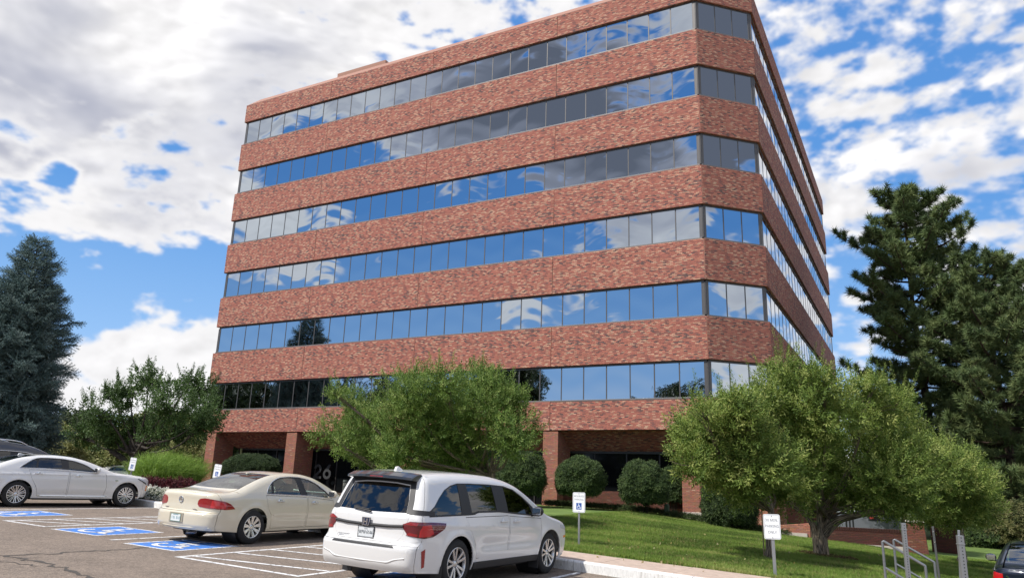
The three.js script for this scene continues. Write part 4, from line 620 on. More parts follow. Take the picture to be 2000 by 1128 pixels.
// ---------------------------------------------- beige sedan
const bSp = []; for (let i = 0; i < 9; i++) for (const s of [-1, 1]) bSp.push([i * 40 + s * 5.5, .06, .215, .022, .030, .085, .106]);
const sedanTop = [[-4.0, .50], [-3.92, .68], [-3.8, .80], [-3.5, .895], [-3.0, .97], [-2.78, 1.01], [-2.6, 1.09], [-2.2, 1.285], [-1.85, 1.41], [-1.5, 1.462], [-1.1, 1.472], [-.7, 1.44], [-.3, 1.35], [.1, 1.215], [.4, 1.105], [.6, 1.065], [.9, 1.05], [1.1, 1.03], [1.3, .985]];
const buickSpec = {
  rearGlass: new THREE.MeshPhysicalMaterial({ color: rgb(.35, .42, .44), roughness: .02, transmission: 1, thickness: 0, ior: 2.3 }), paint: paintMat([.66, .60, .475], .12, .36), glass: carGlass([.55, .66, .66]), axle: -2.936, R: .345, rim: .228, track: .805, yb: .25, sill: .25, spokes: bSp,
  top: sedanTop,
  rear: [[.18, 1.05], [.28, 1.14], [.40, 1.195], [.56, 1.20], [.62, 1.185], [.66, 1.145], [.85, 1.135], [.98, 1.14], [1.04, 1.12], [1.2, 1.0]],
  front: [[.2, -3.78], [.35, -3.92], [.55, -3.96], [.7, -3.94], [.85, -3.85], [1.1, -3.6]],
  W: [[-4.0, .82], [-3.6, .905], [-3.1, .93], [-2.4, .935], [-.6, .935], [0, .937], [.7, .915], [1.2, .86]],
  section: [[.2, -.05], [.36, -.02], [.55, .0], [.75, .0], [.9, -.02], [1.0, -.055], [1.2, -.15], [1.4, -.255], [1.5, -.33]],
  bump: (y, z) => .014 * g2(Math.hypot(z, y - .345), .41, .06) + .014 * g2(Math.hypot(z + 2.936, y - .345), .41, .06) - .008 * g2(y, .52, .05) * sstep(-.45, -.7, z) * sstep(-2.5, -2.2, z),
  crown: .05, rearBow: .16, rearBow4: .22, frontBow: .22, frontBow4: .3, kTop: .13, kRear: .10,
  seam: [[-4.0, .5], [-3.6, .68], [-3.0, .70], [-2.78, .70], [-2.2, .62], [-1.85, .575], [-1.1, .555], [-.6, .575], [-.2, .62], [.2, .675], [.45, .70], [.8, .71], [1.05, .69]],
  zF: -3.72, zR: 1.03, lines: [-2.72, -1.84, -.62, .42],
  doors: [[[-2.36, .30], [-2.42, .6], [-2.40, .885], [-1.56, .955], [-1.57, .30]], [[-.50, .30], [-.46, .58], [-.345, .76], [-.30, .995], [-1.53, .958], [-1.54, .30]]],
  handles: [[-1.75, .83], [-.70, .87]], handleMat: M.chrome,
  dlo: [[-.33, 1.02], [-.9, 1.0], [-1.6, .98], [-2.35, .925], [-2.2, 1.07], [-1.95, 1.23], [-1.7, 1.335], [-1.4, 1.385], [-1.1, 1.39], [-.8, 1.365], [-.56, 1.28], [-.42, 1.17]],
  panes: [[[-.355, 1.035], [-.49, 1.03], [-.52, 1.23], [-.43, 1.155]], [[-.55, 1.028], [-1.36, 1.003], [-1.27, 1.375], [-1.08, 1.378], [-.81, 1.352], [-.585, 1.265]], [[-1.56, .997], [-2.30, .945], [-2.17, 1.075], [-1.93, 1.222], [-1.69, 1.322], [-1.45, 1.368]]],
  dloChrome: .011, mirror: [-2.25, .955], seats: [-1.85, -1.08], seatScale: .80, seatMat: std([.16, .14, .11], .8), dash: -2.35, shelf: .3,
  rimMat: std([.78, .77, .74], .22, { metalness: .85 }),
  bumperTop: .635, bootHoles: [],
};
{
  const wr = wrap(.40, .45), deg = (d) => d * R * .6;
  buickSpec.lamps = [
    { name: 'taillight', mat: M.redLens, pr: wr, poly: [[deg(11), .90], [deg(7), .86], [deg(6), .79], [deg(10), .745], [deg(30), .72], [deg(60), .70], [deg(82), .715], [deg(70), .81], [deg(55), .865], [deg(35), .90], [deg(20), .915]] },
    { name: 'taillight_lens', mat: M.redBright, pr: wr, poly: [[deg(32), .74], [deg(58), .72], [deg(60), .80], [deg(48), .855], [deg(34), .875]], off: .0095 },
    { name: 'headlight', mat: M.clearLens, pr: wrap(.4, -3.2, -1), poly: [[deg(20), .62], [deg(68), .70], [deg(72), .78], [deg(20), .74]] },
  ];
  buickSpec.extra = (t, F, { hx, hy, paint }) => {
    const z = (x, y) => 2 - hit(F, [x, y, 2], [0, 0, -1], 2.4);
    const ring = new THREE.TorusGeometry(.055, .010, 8, 26); ring.translate(0, .86, z(0, .86) + .012); const bg = part('badge', ring, M.chrome, t);
    part('badge_shield', [-1, 0, 1].map((k) => { const s = new THREE.ExtrudeGeometry(new THREE.Shape([[-.016, .02], [.016, .02], [.014, -.012], [0, -.028], [-.014, -.012]].map((p) => new THREE.Vector2(...p))), { depth: .008, bevelEnabled: false }); s.rotateZ(.5); s.translate(k * .024, .86 - k * .012, z(0, .86) + .006); return s; }), M.chrome, bg);
    const [pg, pm] = plate(.305, .155, (c, w, h) => { c.fillStyle = '#d8dcda'; c.fillRect(0, 0, w, h); c.strokeStyle = '#3a6a55'; c.lineWidth = 8; c.strokeRect(4, 4, w - 8, h - 8); c.fillStyle = '#6f8f98'; for (let i = 0; i < 6; i++) c.fillRect(34 + i * 33 + (i > 2 ? 14 : 0), 44, 9 + (i * 7) % 12, 46); c.fillRect(60, 12, 136, 12); });
    pg.translate(0, .50, z(0, .5) + .014); const pl = part('licence_plate', pg, pm, t); part('plate_recess', rbox(.42, .19, .02, .008, 0, .505, z(0, .5) - .004), paintMat([.40, .36, .28], .25, .4), pl);
    part('boot_lip', tubeOn(F, PROJ.rear, [[-.62, 1.0], [-.3, 1.015], [0, 1.02], [.3, 1.015], [.62, 1.0]], .012, -.004), paint, t);
    part('bumper_ridge', tubeOn(F, PROJ.rear, [[-.80, .345], [-.4, .335], [0, .33], [.4, .335], [.80, .345]], .018, -.005), paint, t);
    part('side_moulding', both(panel(F, PROJ.side, [[-.54, .565], [-1.53, .555], [-1.53, .575], [-.52, .588]], [], { off: .006 })), paint, t);
    part('exhaust_pipe', [1].map((s) => { const g = new THREE.CylinderGeometry(.042, .042, .26, 16, 1, true); g.rotateX(Math.PI / 2); g.translate(.22, .225, .98); return g; }), M.chrome, t);
    const fin = rbox(.05, .025, .13, .011, 0, 0, 0); fin.rotateX(.12); fin.translate(0, hy(0, -.52) + .012, -.52); part('antenna', fin, paint, t);
    for (const s of [1, -1]) { const mk = (q) => (s < 0 ? mirrorX(q) : q); part('boot_badge', mk(box(.13, .022, .006, .42, .685, z(.42, .685) + .004)), M.chrome, t); }
    const cr = rbox(1.1, .05, .35, .02, 0, 1.03, .1); part('parcel_shelf', cr, M.seat, t);
  };
}
const buick = buildCar(buickSpec, 'sedan', 'beige four door sedan with red tail lamps, left of the minivan', 'parked cars');
setCar(buick, -13.5, -11.98, .02);

// ---------------------------------------------- white luxury sedan
const cSp = []; for (let i = 0; i < 10; i++) for (const s of [-1, 1]) cSp.push([i * 36 + s * 7, .06, .238, .016, .020, .088, .108]);
const cadSpec = {
  ...buickSpec, paint: paintMat([.70, .69, .675]), glass: carGlass([.16, .19, .21]), axle: -3.109, R: .355, rim: .25, track: .815, spokes: cSp, extra: null, dloChrome: .013,
  top: [[-4.1, .55], [-4.02, .80], [-3.95, .88], [-3.7, .945], [-3.1, 1.02], [-2.72, 1.065], [-2.5, 1.14], [-2.1, 1.29], [-1.7, 1.405], [-1.35, 1.462], [-.9, 1.48], [-.5, 1.465], [-.1, 1.405], [.3, 1.285], [.6, 1.17], [.8, 1.11], [1.0, 1.085], [1.3, 1.05]],
  front: [[.2, -3.86], [.35, -3.99], [.6, -4.04], [.8, -4.03], [.9, -3.98], [1.1, -3.7]],
  W: [[-4.1, .84], [-3.7, .92], [-3.1, .94], [-.6, .94], [0, .945], [.7, .925], [1.2, .87]],
  seam: [[-4.1, .56], [-3.6, .72], [-3.0, .74], [-2.7, .73], [-2.2, .66], [-1.7, .60], [-1.0, .575], [-.4, .585], [.1, .63], [.6, .70], [.9, .72], [1.1, .70]],
  bump: (y, z) => .014 * g2(Math.hypot(z, y - .355), .43, .06) + .014 * g2(Math.hypot(z + 3.109, y - .355), .43, .06) + .012 * g2(y, .92 - .015 * z, .03) - .016 * g2(y, .36, .07) * sstep(-.45, -.7, z) * sstep(-2.7, -2.4, z) + .010 * g2(y, .30, .03) * sstep(-.45, -.7, z) * sstep(-2.7, -2.4, z),
  zF: -3.90, zR: 1.03, lines: [-2.68, -1.66, -.42, .74],
  doors: [[[-2.43, .30], [-2.47, .6], [-2.42, .985], [-1.36, 1.03], [-1.36, .30]], [[-.55, .30], [-.47, .56], [-.32, .80], [-.22, 1.05], [-1.33, 1.032], [-1.33, .30]]],
  handles: [[-1.60, .90], [-.48, .945]], handleMat: M.chrome,
  dlo: [[.02, 1.09], [-.6, 1.085], [-1.3, 1.06], [-2.15, 1.01], [-2.02, 1.12], [-1.8, 1.24], [-1.5, 1.335], [-1.15, 1.385], [-.8, 1.395], [-.5, 1.385], [-.32, 1.33]],
  panes: [[[-.06, 1.105], [-.42, 1.10], [-.44, 1.345], [-.33, 1.315]], [[-.46, 1.10], [-1.14, 1.075], [-1.10, 1.372], [-.8, 1.38], [-.51, 1.37]], [[-1.33, 1.07], [-2.08, 1.03], [-1.99, 1.12], [-1.78, 1.228], [-1.49, 1.32], [-1.31, 1.35]]],
  mirror: [-2.10, 1.02], seats: [-1.7, -.85], seatScale: .84, seatMat: M.darkSeat, dash: -2.3, shelf: .5, rimMat: std([.70, .70, .71], .2, { metalness: .9 }),
  grille: [[-.42, .42], [.42, .42], [.46, .74], [-.46, .74]],
  rear: [[.18, 1.03], [.28, 1.10], [.40, 1.15], [.56, 1.155], [.62, 1.15], [.66, 1.12], [.85, 1.115], [1.02, 1.12], [1.09, 1.10], [1.2, 1.0]],
};
{
  const deg = (d) => d * R * .6;
  cadSpec.lamps = [
    { name: 'headlight', mat: M.clearLens, pr: wrap(.42, -3.3, -1), poly: [[deg(30), .66], [deg(46), .70], [deg(76), .875], [deg(70), .89], [deg(34), .82]] },
    { name: 'headlight_trim', mat: M.plastic, pr: wrap(.42, -3.3, -1), poly: [[deg(47), .70], [deg(76), .86], [deg(74), .875], [deg(46), .73]], off: .010 },
    { name: 'side_marker', mat: M.amber, pr: PROJ.side, poly: [[-3.74, .50], [-3.80, .50], [-3.80, .66], [-3.75, .66]] },
    { name: 'taillight', mat: M.redLens, pr: wrap(.42, .45), poly: [[deg(30), .62], [deg(44), .60], [deg(52), .98], [deg(36), 1.0]] },
  ];
  cadSpec.extra = (t, F, { hx, hy, paint }) => {
    part('side_moulding', both(panel(F, PROJ.side, [[-.56, .318], [-2.55, .305], [-2.55, .325], [-.54, .338]], [], { off: .006 })), M.chrome, t);
    part('fuel_flap', panel(F, PROJ.side, Array.from({ length: 18 }, (_, i) => [.14 + .10 * Math.cos(i * 20 * R), .93 + .065 * Math.sin(i * 20 * R)]), [], { off: .003, flange: .006 }), paint, t);
    part('badge', [1, -1].map((s) => box(.012, .022, .09, s * (hx(.80, -2.75) + .004), .80, -2.75)), M.chrome, t);
    const fin = new THREE.ExtrudeGeometry(new THREE.Shape([[0, 0], [.22, 0], [.20, .05], [.16, .06]].map((p) => new THREE.Vector2(...p))), { depth: .04, bevelEnabled: true, bevelThickness: .008, bevelSize: .006, bevelSegments: 2 }); fin.rotateY(-Math.PI / 2); fin.translate(.02, hy(0, -.25) - .01, -.38); part('antenna', fin, paint, t);
    part('skirt', both(panel(F, PROJ.side, [[-.46, .20], [-2.65, .20], [-2.62, .26], [-.44, .26]], [], { off: -.012 })), M.plastic, t);
    const cr = rbox(1.1, .05, .4, .02, 0, 1.07, .3); part('parcel_shelf', cr, M.darkSeat, t);
  };
}
const cad = buildCar(cadSpec, 'sedan', 'white luxury sedan seen from its right side at the left edge', 'parked cars');
setCar(cad, -23.83, -12.95, .17);
// its like, far off beyond the trees
{ const c = cad.clone(); c.name = numbered('sedan'); tag(c, 'distant white car glimpsed under the leafy tree at left', 'car', 'parked cars'); scene.add(c); const p = at(205, 924, 50); c.position.set(p.x, p.y - .9, p.z); c.quaternion.setFromEuler(new THREE.Euler(0, -.5, 0)); }

// ---------------------------------------------- dark sport utility beyond it
const suvSpec = {
  ...vanSpec, paint: paintMat([.045, .045, .05], .3, .3), glass: carGlass([.03, .033, .04]), mirrorMat: null, extra: null, lamps: [],
  top: vanSpec.top.map(([z, y]) => [z, y * 1.08]), tailgate: vanSpec.tailgate, handleMat: null,
};
suvSpec.handleMat = suvSpec.paint; suvSpec.mirrorMat = suvSpec.paint;
suvSpec.rear = vanSpec.rear.map(([y, z]) => [y * 1.04, z]); suvSpec.dloChrome = .012;
suvSpec.extra = (t, F, { hx, hy, paint }) => {
  part('tailgate', panel(F, PROJ.rear, suvSpec.tailgate, [], {}), paint, t);
  part('roof_rail', [1, -1].map((s) => { const pts = [V(s * .60, hy(.6, .3), .3), V(s * .60, hy(.6, .15) + .06, .15), V(s * .61, hy(.6, -.6) + .07, -.6), V(s * .62, hy(.6, -1.4) + .06, -1.4), V(s * .62, hy(.6, -1.62), -1.62)]; return new THREE.TubeGeometry(new THREE.CatmullRomCurve3(pts), 30, .02, 6); }), M.chrome, t);
};
const suv = buildCar(suvSpec, 'sport_utility_car', 'dark sport utility car with silver roof rails behind the white luxury sedan', 'parked cars');
setCar(suv, -27.6, -13.45, .15); suv.position.y -= .06;

// ---------------------------------------------- dark blue car at the lower right
const navySpec = { ...buickSpec, paint: paintMat([.010, .014, .032], .2, .3), glass: carGlass([.05, .06, .07]), extra: null, dloChrome: 0, handleMat: M.plastic, seatMat: M.darkSeat };
{
  const wr = wrap(.40, .45), deg = (d) => d * R * .6;
  navySpec.lamps = [{ name: 'taillight', mat: M.redBright, pr: wr, poly: [[deg(30), .92], [deg(31), .66], [deg(52), .66], [deg(64), .84], [deg(62), .93], [deg(46), .94]], off: .01 }, { name: 'taillight_trim', mat: M.chrome, pr: wr, poly: [[deg(24), .90], [deg(14), .80], [deg(14), .78], [deg(26), .88]], off: .01 }];
  navySpec.extra = (t, F, { hx, hy, paint }) => { part('boot_lip', tubeOn(F, PROJ.rear, [[-.62, 1.0], [-.3, 1.015], [0, 1.02], [.3, 1.015], [.62, 1.0]], .014, -.004), paint, t); };
}
const navy = buildCar(navySpec, 'sedan', 'dark navy blue car cut off by the right edge of the frame', 'parked cars');
navy.position.set(2.04, -.46, -18.95); navy.rotation.y = -.10;
// ------------------------------------------------------------------ signs, posts, rails and other street furniture
const onLawn = (px, py) => { let a = 8, b = 60; for (let d = 8; d < 60; d += .05) { const p = at(px, py, d); if (p.y < ly(p.x, p.z)) { p.y = ly(p.x, p.z); return p; } } return at(px, py, b); };
const roundRect = (w, h, r) => { const s = new THREE.Shape(), x = w / 2, y = h / 2; s.moveTo(-x + r, -y); s.lineTo(x - r, -y); s.absarc(x - r, -y + r, r, -Math.PI / 2, 0); s.lineTo(x, y - r); s.absarc(x - r, y - r, r, 0, Math.PI / 2); s.lineTo(-x + r, y); s.absarc(-x + r, y - r, r, Math.PI / 2, Math.PI); s.lineTo(-x, -y + r); s.absarc(-x + r, -y + r, r, Math.PI, 1.5 * Math.PI); return s; };
function drawISA(c, x, y, s) { // white wheelchair figure in a blue square
  c.fillStyle = '#1f4f9e'; c.fillRect(x, y, s, s * 1.15); c.strokeStyle = c.fillStyle = '#eef1f4'; c.lineCap = 'round'; c.lineWidth = s * .09;
  c.beginPath(); c.arc(x + s * .44, y + s * .17, s * .075, 0, 7); c.fill();
  c.beginPath(); c.moveTo(x + s * .45, y + s * .30); c.lineTo(x + s * .48, y + s * .62); c.lineTo(x + s * .68, y + s * .62); c.lineTo(x + s * .80, y + s * .92); c.lineTo(x + s * .87, y + s * .89); c.stroke();
  c.beginPath(); c.moveTo(x + s * .47, y + s * .45); c.lineTo(x + s * .66, y + s * .45); c.stroke();
  c.lineWidth = s * .075; c.beginPath(); c.arc(x + s * .46, y + s * .74, s * .25, -.1, 4.3); c.stroke();
}
const signFace = (lines, isa) => canvasTex(300, 450, (c, w, h) => {
  c.fillStyle = '#e6e9ec'; c.fillRect(0, 0, w, h); c.strokeStyle = '#3b4450'; c.lineWidth = 5; c.beginPath(); c.roundRect(14, 14, w - 28, h - 28, 22); c.stroke();
  c.fillStyle = '#333c48'; c.textAlign = 'center'; for (const [t, y, s] of lines) { c.font = s + 'px sans-serif'; c.fillText(t, w / 2, y, w - 50); }
  for (const y of [32, h - 32]) { c.fillStyle = '#59606a'; c.beginPath(); c.arc(w / 2, y, 8, 0, 7); c.fill(); }
  if (isa) drawISA(c, 86, 236, 128);
});
const resFace = std([1, 1, 1], .5, { map: signFace([['RESERVED', 106, 54], ['PARKING', 178, 54]], true) }), minFace = std([1, 1, 1], .5, { map: signFace([['30 MIN.', 130, 66], ['PARKING', 238, 64], ['ONLY', 346, 64]], false) });
const signBack = std([.55, .56, .57], .4, { metalness: .5 });
function sign(p, base, face, turn, label, tilt = 0, wide = .045) {
  const t = thing('parking_sign', label, 'sign', [p.x, base, p.z], null); t.rotation.set(0, turn, tilt, 'YXZ'); const y = p.y - base, w = .3048, h = .4572;
  const g = new THREE.ExtrudeGeometry(roundRect(w, h, .035), { depth: .004, bevelEnabled: true, bevelThickness: .001, bevelSize: .001, bevelSegments: 1 }); g.translate(0, y, .03); part('sign_plate', g, signBack, t);
  const f = new THREE.ShapeGeometry(roundRect(w - .002, h - .002, .034), 8), q = f.attributes.position, uv = f.attributes.uv; for (let i = 0; i < q.count; i++) uv.setXY(i, q.getX(i) / w + .5, q.getY(i) / h + .5); f.translate(0, y, .039); part('sign_face', f, face, t);
  part('bolt', [-1, 1].map((s) => { const b = new THREE.CylinderGeometry(.009, .009, .006, 8); b.rotateX(Math.PI / 2); b.translate(0, y + s * .196, .042); return b; }), M.chrome, t);
  part('post', [rbox(wide, y + .3 + .15, .008, .003, 0, (y - .15) / 2, .022, 1), rbox(.008, y + .45, .03, .003, wide / 2 - .004, (y - .15) / 2, .006, 1), rbox(.008, y + .45, .03, .003, -wide / 2 + .004, (y - .15) / 2, .006, 1)], M.galv, t);
}
{
  const turn = .12;
  let p = onLawn(1131, 1066), q = at(1131, 981, p.clone().sub(camera.position).dot(dirOf(1000, 564))); sign(V(p.x, q.y, p.z), p.y, resFace, turn, 'white RESERVED PARKING wheelchair sign on the lawn beside the minivan');
  p = onLawn(1515, 1127); q = at(1511, 1029, p.clone().sub(camera.position).dot(dirOf(1000, 564))); sign(V(p.x, q.y, p.z), p.y, minFace, turn, 'white 30 MIN. PARKING ONLY sign on the lawn near the thin trunk', .012, .06);
  sign(V(-25.65, 2.12, -18.2), ly(-25.65, -18.6), resFace, turn, 'white wheelchair parking sign over the bonnet of the white luxury sedan', -.10);
  sign(V(-21.04, 1.95, -18.1), ly(-21.04, -18.6), resFace, turn, 'white wheelchair parking sign behind the rear window of the beige sedan', -.10);
}
// perforated and plain posts by the steps
function holedPost(p, y0, y1, w, label) {
  const t = thing('sign_post', label, 'post', [p.x, y0, p.z]); t.rotation.y = .35; const h = y1 - y0;
  part('post', rbox(w, h, w, .004, 0, h / 2, 0, 1), M.galv, t);
  const hs = []; for (let y = .06; y < h - .02; y += .0254 * 1.35) for (const k of [0, 1]) { const c = new THREE.CylinderGeometry(.0065, .0065, .002, 8); c.rotateX(Math.PI / 2); if (k) c.rotateY(Math.PI / 2); c.translate(k ? w / 2 + .0005 : 0, y, k ? 0 : w / 2 + .0005); hs.push(c); }
  part('bolt_holes', hs, M.black, t); part('strap', rbox(w + .01, .012, w + .01, .002, 0, h - .09, 0, 1), M.galv, t);
}
holedPost(V(.31, 0, -9.94), -.3, 1.43, .060, 'galvanised perforated post nearest the camera at lower right');
holedPost(V(-.29, 0, -12.31), -.2, 1.47, .055, 'galvanised perforated post rising between the two handrails');
for (const [x, y1, z, tx, m, l] of [[.13, 1.28, -17.89, .02, M.postDark, 'thin dark post right of the handrails'], [.43, 1.27, -16.87, -.07, M.galv, 'thin pale leaning post just left of the perforated post']]) { const t = thing('sign_post', l, 'post', [x, ly(x, z) - .1, z]); t.rotation.z = tx; const h = y1 - ly(x, z) + .1; part('post', rbox(.042, h, .03, .006, 0, h / 2, 0, 1), m, t); part('bolt', [.1, .3].map((d) => { const c = new THREE.CylinderGeometry(.012, .012, .045, 8); c.rotateX(Math.PI / 2); c.translate(0, h - d, 0); return c; }), M.chrome, t); }
for (const [z, x0, y0, x1, y1, l] of [[-14.5, -.68, 1.11, -.08, .76, 'grey tubular handrail beside the steps, nearer the camera'], [-15.9, -.56, 1.08, .06, .73, 'grey tubular handrail beside the steps, farther from the camera']]) {
  const t = thing('handrail', l, 'handrail', [0, 0, 0], null), r = .022;
  part('top_rail', new THREE.TubeGeometry(new THREE.CatmullRomCurve3([V(x0, y0 - .03, z), V(x0 + .006, y0 - .008, z), V(x0 + .03, y0 - .012, z), V(x1 - .03, y1 + .014, z), V(x1 - .004, y1 - .004, z), V(x1, y1 - .04, z)], false, 'catmullrom', .1), 40, r, 10), M.rail, t);
  part('middle_rail', rod(V(x0, y0 - .42, z), V(x1, y1 - .42, z), r * .9, r * .9, 10), M.rail, t);
  for (const [x, y] of [[x0, y0], [x1, y1]]) part('post', rod(V(x, y - 1.15, z), V(x, y - .02, z), r, r, 10), M.rail, t);
}
{
  let t = thing('bollard_light', 'short grey louvred bollard light before the dark entrance', 'bollard', [-19.88, .9, -23.4]);
  part('shaft', (() => { const g = new THREE.CylinderGeometry(.085, .085, .68, 20); g.translate(0, .34, 0); return g; })(), std([.10, .11, .10], .5, { metalness: .3 }), t);
  part('louvre', [0, 1, 2].map((i) => { const g = new THREE.CylinderGeometry(.088, .07, .035, 20); g.translate(0, .70 + i * .04, 0); return g; }), std([.45, .46, .42], .5), t);
  part('cap', (() => { const g = new THREE.CylinderGeometry(.083, .088, .09, 20); g.translate(0, .865, 0); return g; })(), std([.13, .145, .13], .5, { metalness: .3 }), t);
  const p = atZ(1303, 1004, -31.2); t = thing('utility_pedestal', 'small dark green utility pedestal between round bush and brick column', 'utility box', [p.x, ly(p.x, p.z) - .05, p.z]);
  part('housing', rbox(.19, .5, .17, .03, 0, .27, 0), std([.04, .075, .045], .6), t); part('dome', (() => { const g = new THREE.SphereGeometry(.1, 16, 8, 0, 7, 0, 1.57); g.scale(1, .6, .9); g.translate(0, .505, 0); return g; })(), std([.04, .075, .045], .6), t);
}

// ------------------------------------------------------------------ trees and plants
function leafCluster(n, len, wid, twig, seed, spread = 1) { // a twig with folded leaves, along +y
  const r = rng(seed), pos = [];
  for (let i = 0; i < n; i++) {
    const t = (i + .6) / n, o = V((r() - .5) * .03, twig * (t - .35), (r() - .5) * .03), az = i * 2.4 + r(), up = .25 + .9 * t * r();
    const d = V(Math.cos(az) * spread, up, Math.sin(az) * spread).normalize(), s = V(0, 1, 0).cross(d).normalize().applyAxisAngle(d, (r() - .5) * 1.6), nn = s.clone().cross(d), l = len * (.7 + .6 * r()), w = wid * (.8 + .4 * r());
    const tip = o.clone().addScaledVector(d, l).addScaledVector(nn, -l * .12), m = o.clone().addScaledVector(d, l * .45), a = m.clone().addScaledVector(s, w / 2).addScaledVector(nn, w * .18), b = m.clone().addScaledVector(s, -w / 2).addScaledVector(nn, w * .18);
    for (const p of [o, a, tip, o, tip, b]) pos.push(p.x, p.y, p.z);
  }
  const g = new THREE.BufferGeometry(); g.setAttribute('position', new THREE.Float32BufferAttribute(pos, 3)); g.setAttribute('uv', new THREE.Float32BufferAttribute(new Float32Array(pos.length / 3 * 2), 2)); g.computeVertexNormals(); return g;
}
function scatter(name, geo, mat, list, parent, stuff) { // list: [position, axis, roll, scale, colour]
  const m = new THREE.InstancedMesh(geo, mat, list.length); m.name = name; shadow(m); const q = new THREE.Quaternion(), q2 = new THREE.Quaternion(), M4 = new THREE.Matrix4(), Y = V(0, 1, 0), c = new THREE.Color();
  list.forEach(([p, ax, roll, s, col], i) => { q.setFromUnitVectors(Y, ax); q2.setFromAxisAngle(Y, roll); q.multiply(q2); M4.compose(p, q, typeof s === 'number' ? V(s, s, s) : s); m.setMatrixAt(i, M4); c.setRGB(...col); m.setColorAt(i, c); });
  m.userData.kind = 'stuff'; parent.add(m); return m;
}
const sph = (r) => { const z = r() * 2 - 1, a = r() * 2 * Math.PI, k = Math.sqrt(1 - z * z); return V(Math.cos(a) * k, z, Math.sin(a) * k); };
const mixCol = (cols, t) => { const k = clamp(t, 0, .9999) * (cols.length - 1), i = Math.floor(k), f = k - i; return cols[i].map((v, j) => lerp(v, cols[i + 1][j], f)); };
const leafA = leafCluster(11, .085, .030, .26, 3), leafB = leafCluster(9, .10, .05, .3, 5), leafBig = leafCluster(9, .22, .10, .5, 9), leafTiny = leafCluster(14, .035, .014, .10, 12, .8);
function broadTree(o) {
  const r = rng(o.seed), t = thing('tree', o.label, 'tree', [0, 0, 0], null), base = o.base, B = o.blobs.map(([x, y, rad, dd]) => { const d = o.depth + (dd ?? (r() - .5) * o.deep); const c = at(x, y, d), k = rad * d / FOC; return { c, r: k, ry: k * (o.flat || .85) }; });
  const wood = [], fork = base.clone().add(V(...o.fork));
  for (const tr of o.trunks) wood.push(tube(tr.map((p) => base.clone().add(V(...p))), o.r0, o.r1, 9, 12, .5));
  wood.push((() => { const g = tube([base.clone().add(V(0, -.15, 0)), base.clone().add(V(0, .02, 0)), base.clone().add(V(o.trunks[0][1][0] * .4, .28, 0))], o.r0 * 1.8, o.r0 * 1.05, 11, 6, .8); return g; })());
  const limbs = [];
  B.forEach((b, i) => { const from = o.forks ? base.clone().add(V(...o.forks[i % o.forks.length])) : fork, m = from.clone().lerp(b.c, .5).add(V((r() - .5) * .5, -.18 * from.distanceTo(b.c) * r() + .1, (r() - .5) * .5)); limbs.push(tube([from, m, b.c], o.r1 * (.45 + .3 * r()), .012, 6, 8, .4)); for (let k = 0; k < (o.twigs ?? 7); k++) { const d = sph(r); d.y = Math.abs(d.y) * .8 - .15; const e = b.c.clone().add(V(d.x * b.r, d.y * b.ry, d.z * b.r)); limbs.push(tube([m.clone().lerp(b.c, .3 + .7 * r()), b.c.clone().lerp(e, .5).add(V(0, -.06, 0)), e], .014, .005, 4, 4)); } });
  part('trunk', wood, o.bark || M.bark, t); part('limbs', limbs, o.bark || M.bark, t);
  const list = [], tot = B.reduce((s, b) => s + b.r * b.r, 0), ctr = B.reduce((s, b) => s.add(b.c), V(0, 0, 0)).divideScalar(B.length);
  for (const b of B) {
    const n = Math.round(o.n * b.r * b.r / tot);
    for (let i = 0; i < n; i++) {
      const d = sph(r), k = Math.pow(r(), o.fill || .45), lump = .82 + .42 * vn(d.x * 2.3 + b.c.x * 3, d.y * 2.3 + d.z * 1.9 + b.c.z), p = b.c.clone().add(V(d.x * b.r * k * lump, d.y * b.ry * k * lump, d.z * b.r * k * lump));
      if (r() < .3) p.add(V((r() - .5) * .9, (r() - .5) * .6, (r() - .5) * .9).multiplyScalar(b.r * .75)); if (r() < .12) p.addScaledVector(V(d.x, Math.abs(d.y) * 1.2, d.z), .22 * r() * (o.spike ?? 1));
      if (vn3(p.x * 1.7 + 5, p.y * 1.7, p.z * 1.7) < (o.hole || .28)) continue;
      const ax = V(d.x + (r() - .5) * 1.1, d.y + .55 + (r() - .5) * .8, d.z + (r() - .5) * 1.1).normalize();
      list.push([p, ax, r() * 6.28, (o.scale || 1) * (.75 + .55 * r()), mixCol(o.cols, r())]);
    }
    for (let k = 0; k < (o.spires ?? 4); k++) { const d = sph(r); d.y = .35 + .8 * Math.abs(d.y); d.normalize(); const st = b.c.clone().add(V(d.x * b.r * .85, d.y * b.ry * .85, d.z * b.r * .85)), L = (.25 + .45 * r()) * (o.spike ?? 1), dir = V(d.x * .5, 1, d.z * .5).normalize(); for (let q = 0; q < 7; q++) list.push([st.clone().addScaledVector(dir, L * q / 6), V(dir.x + (r() - .5) * .6, dir.y, dir.z + (r() - .5) * .6).normalize(), r() * 6, (o.scale || 1) * (.9 - .06 * q), mixCol(o.cols, r())]); }
  }
  const cr = scatter('crown', o.geo || leafA, o.mat || M.leaf, list, t); return t;
}
const crab = [[.095, .16, .026], [.17, .255, .045], [.26, .345, .07], [.42, .46, .14]];
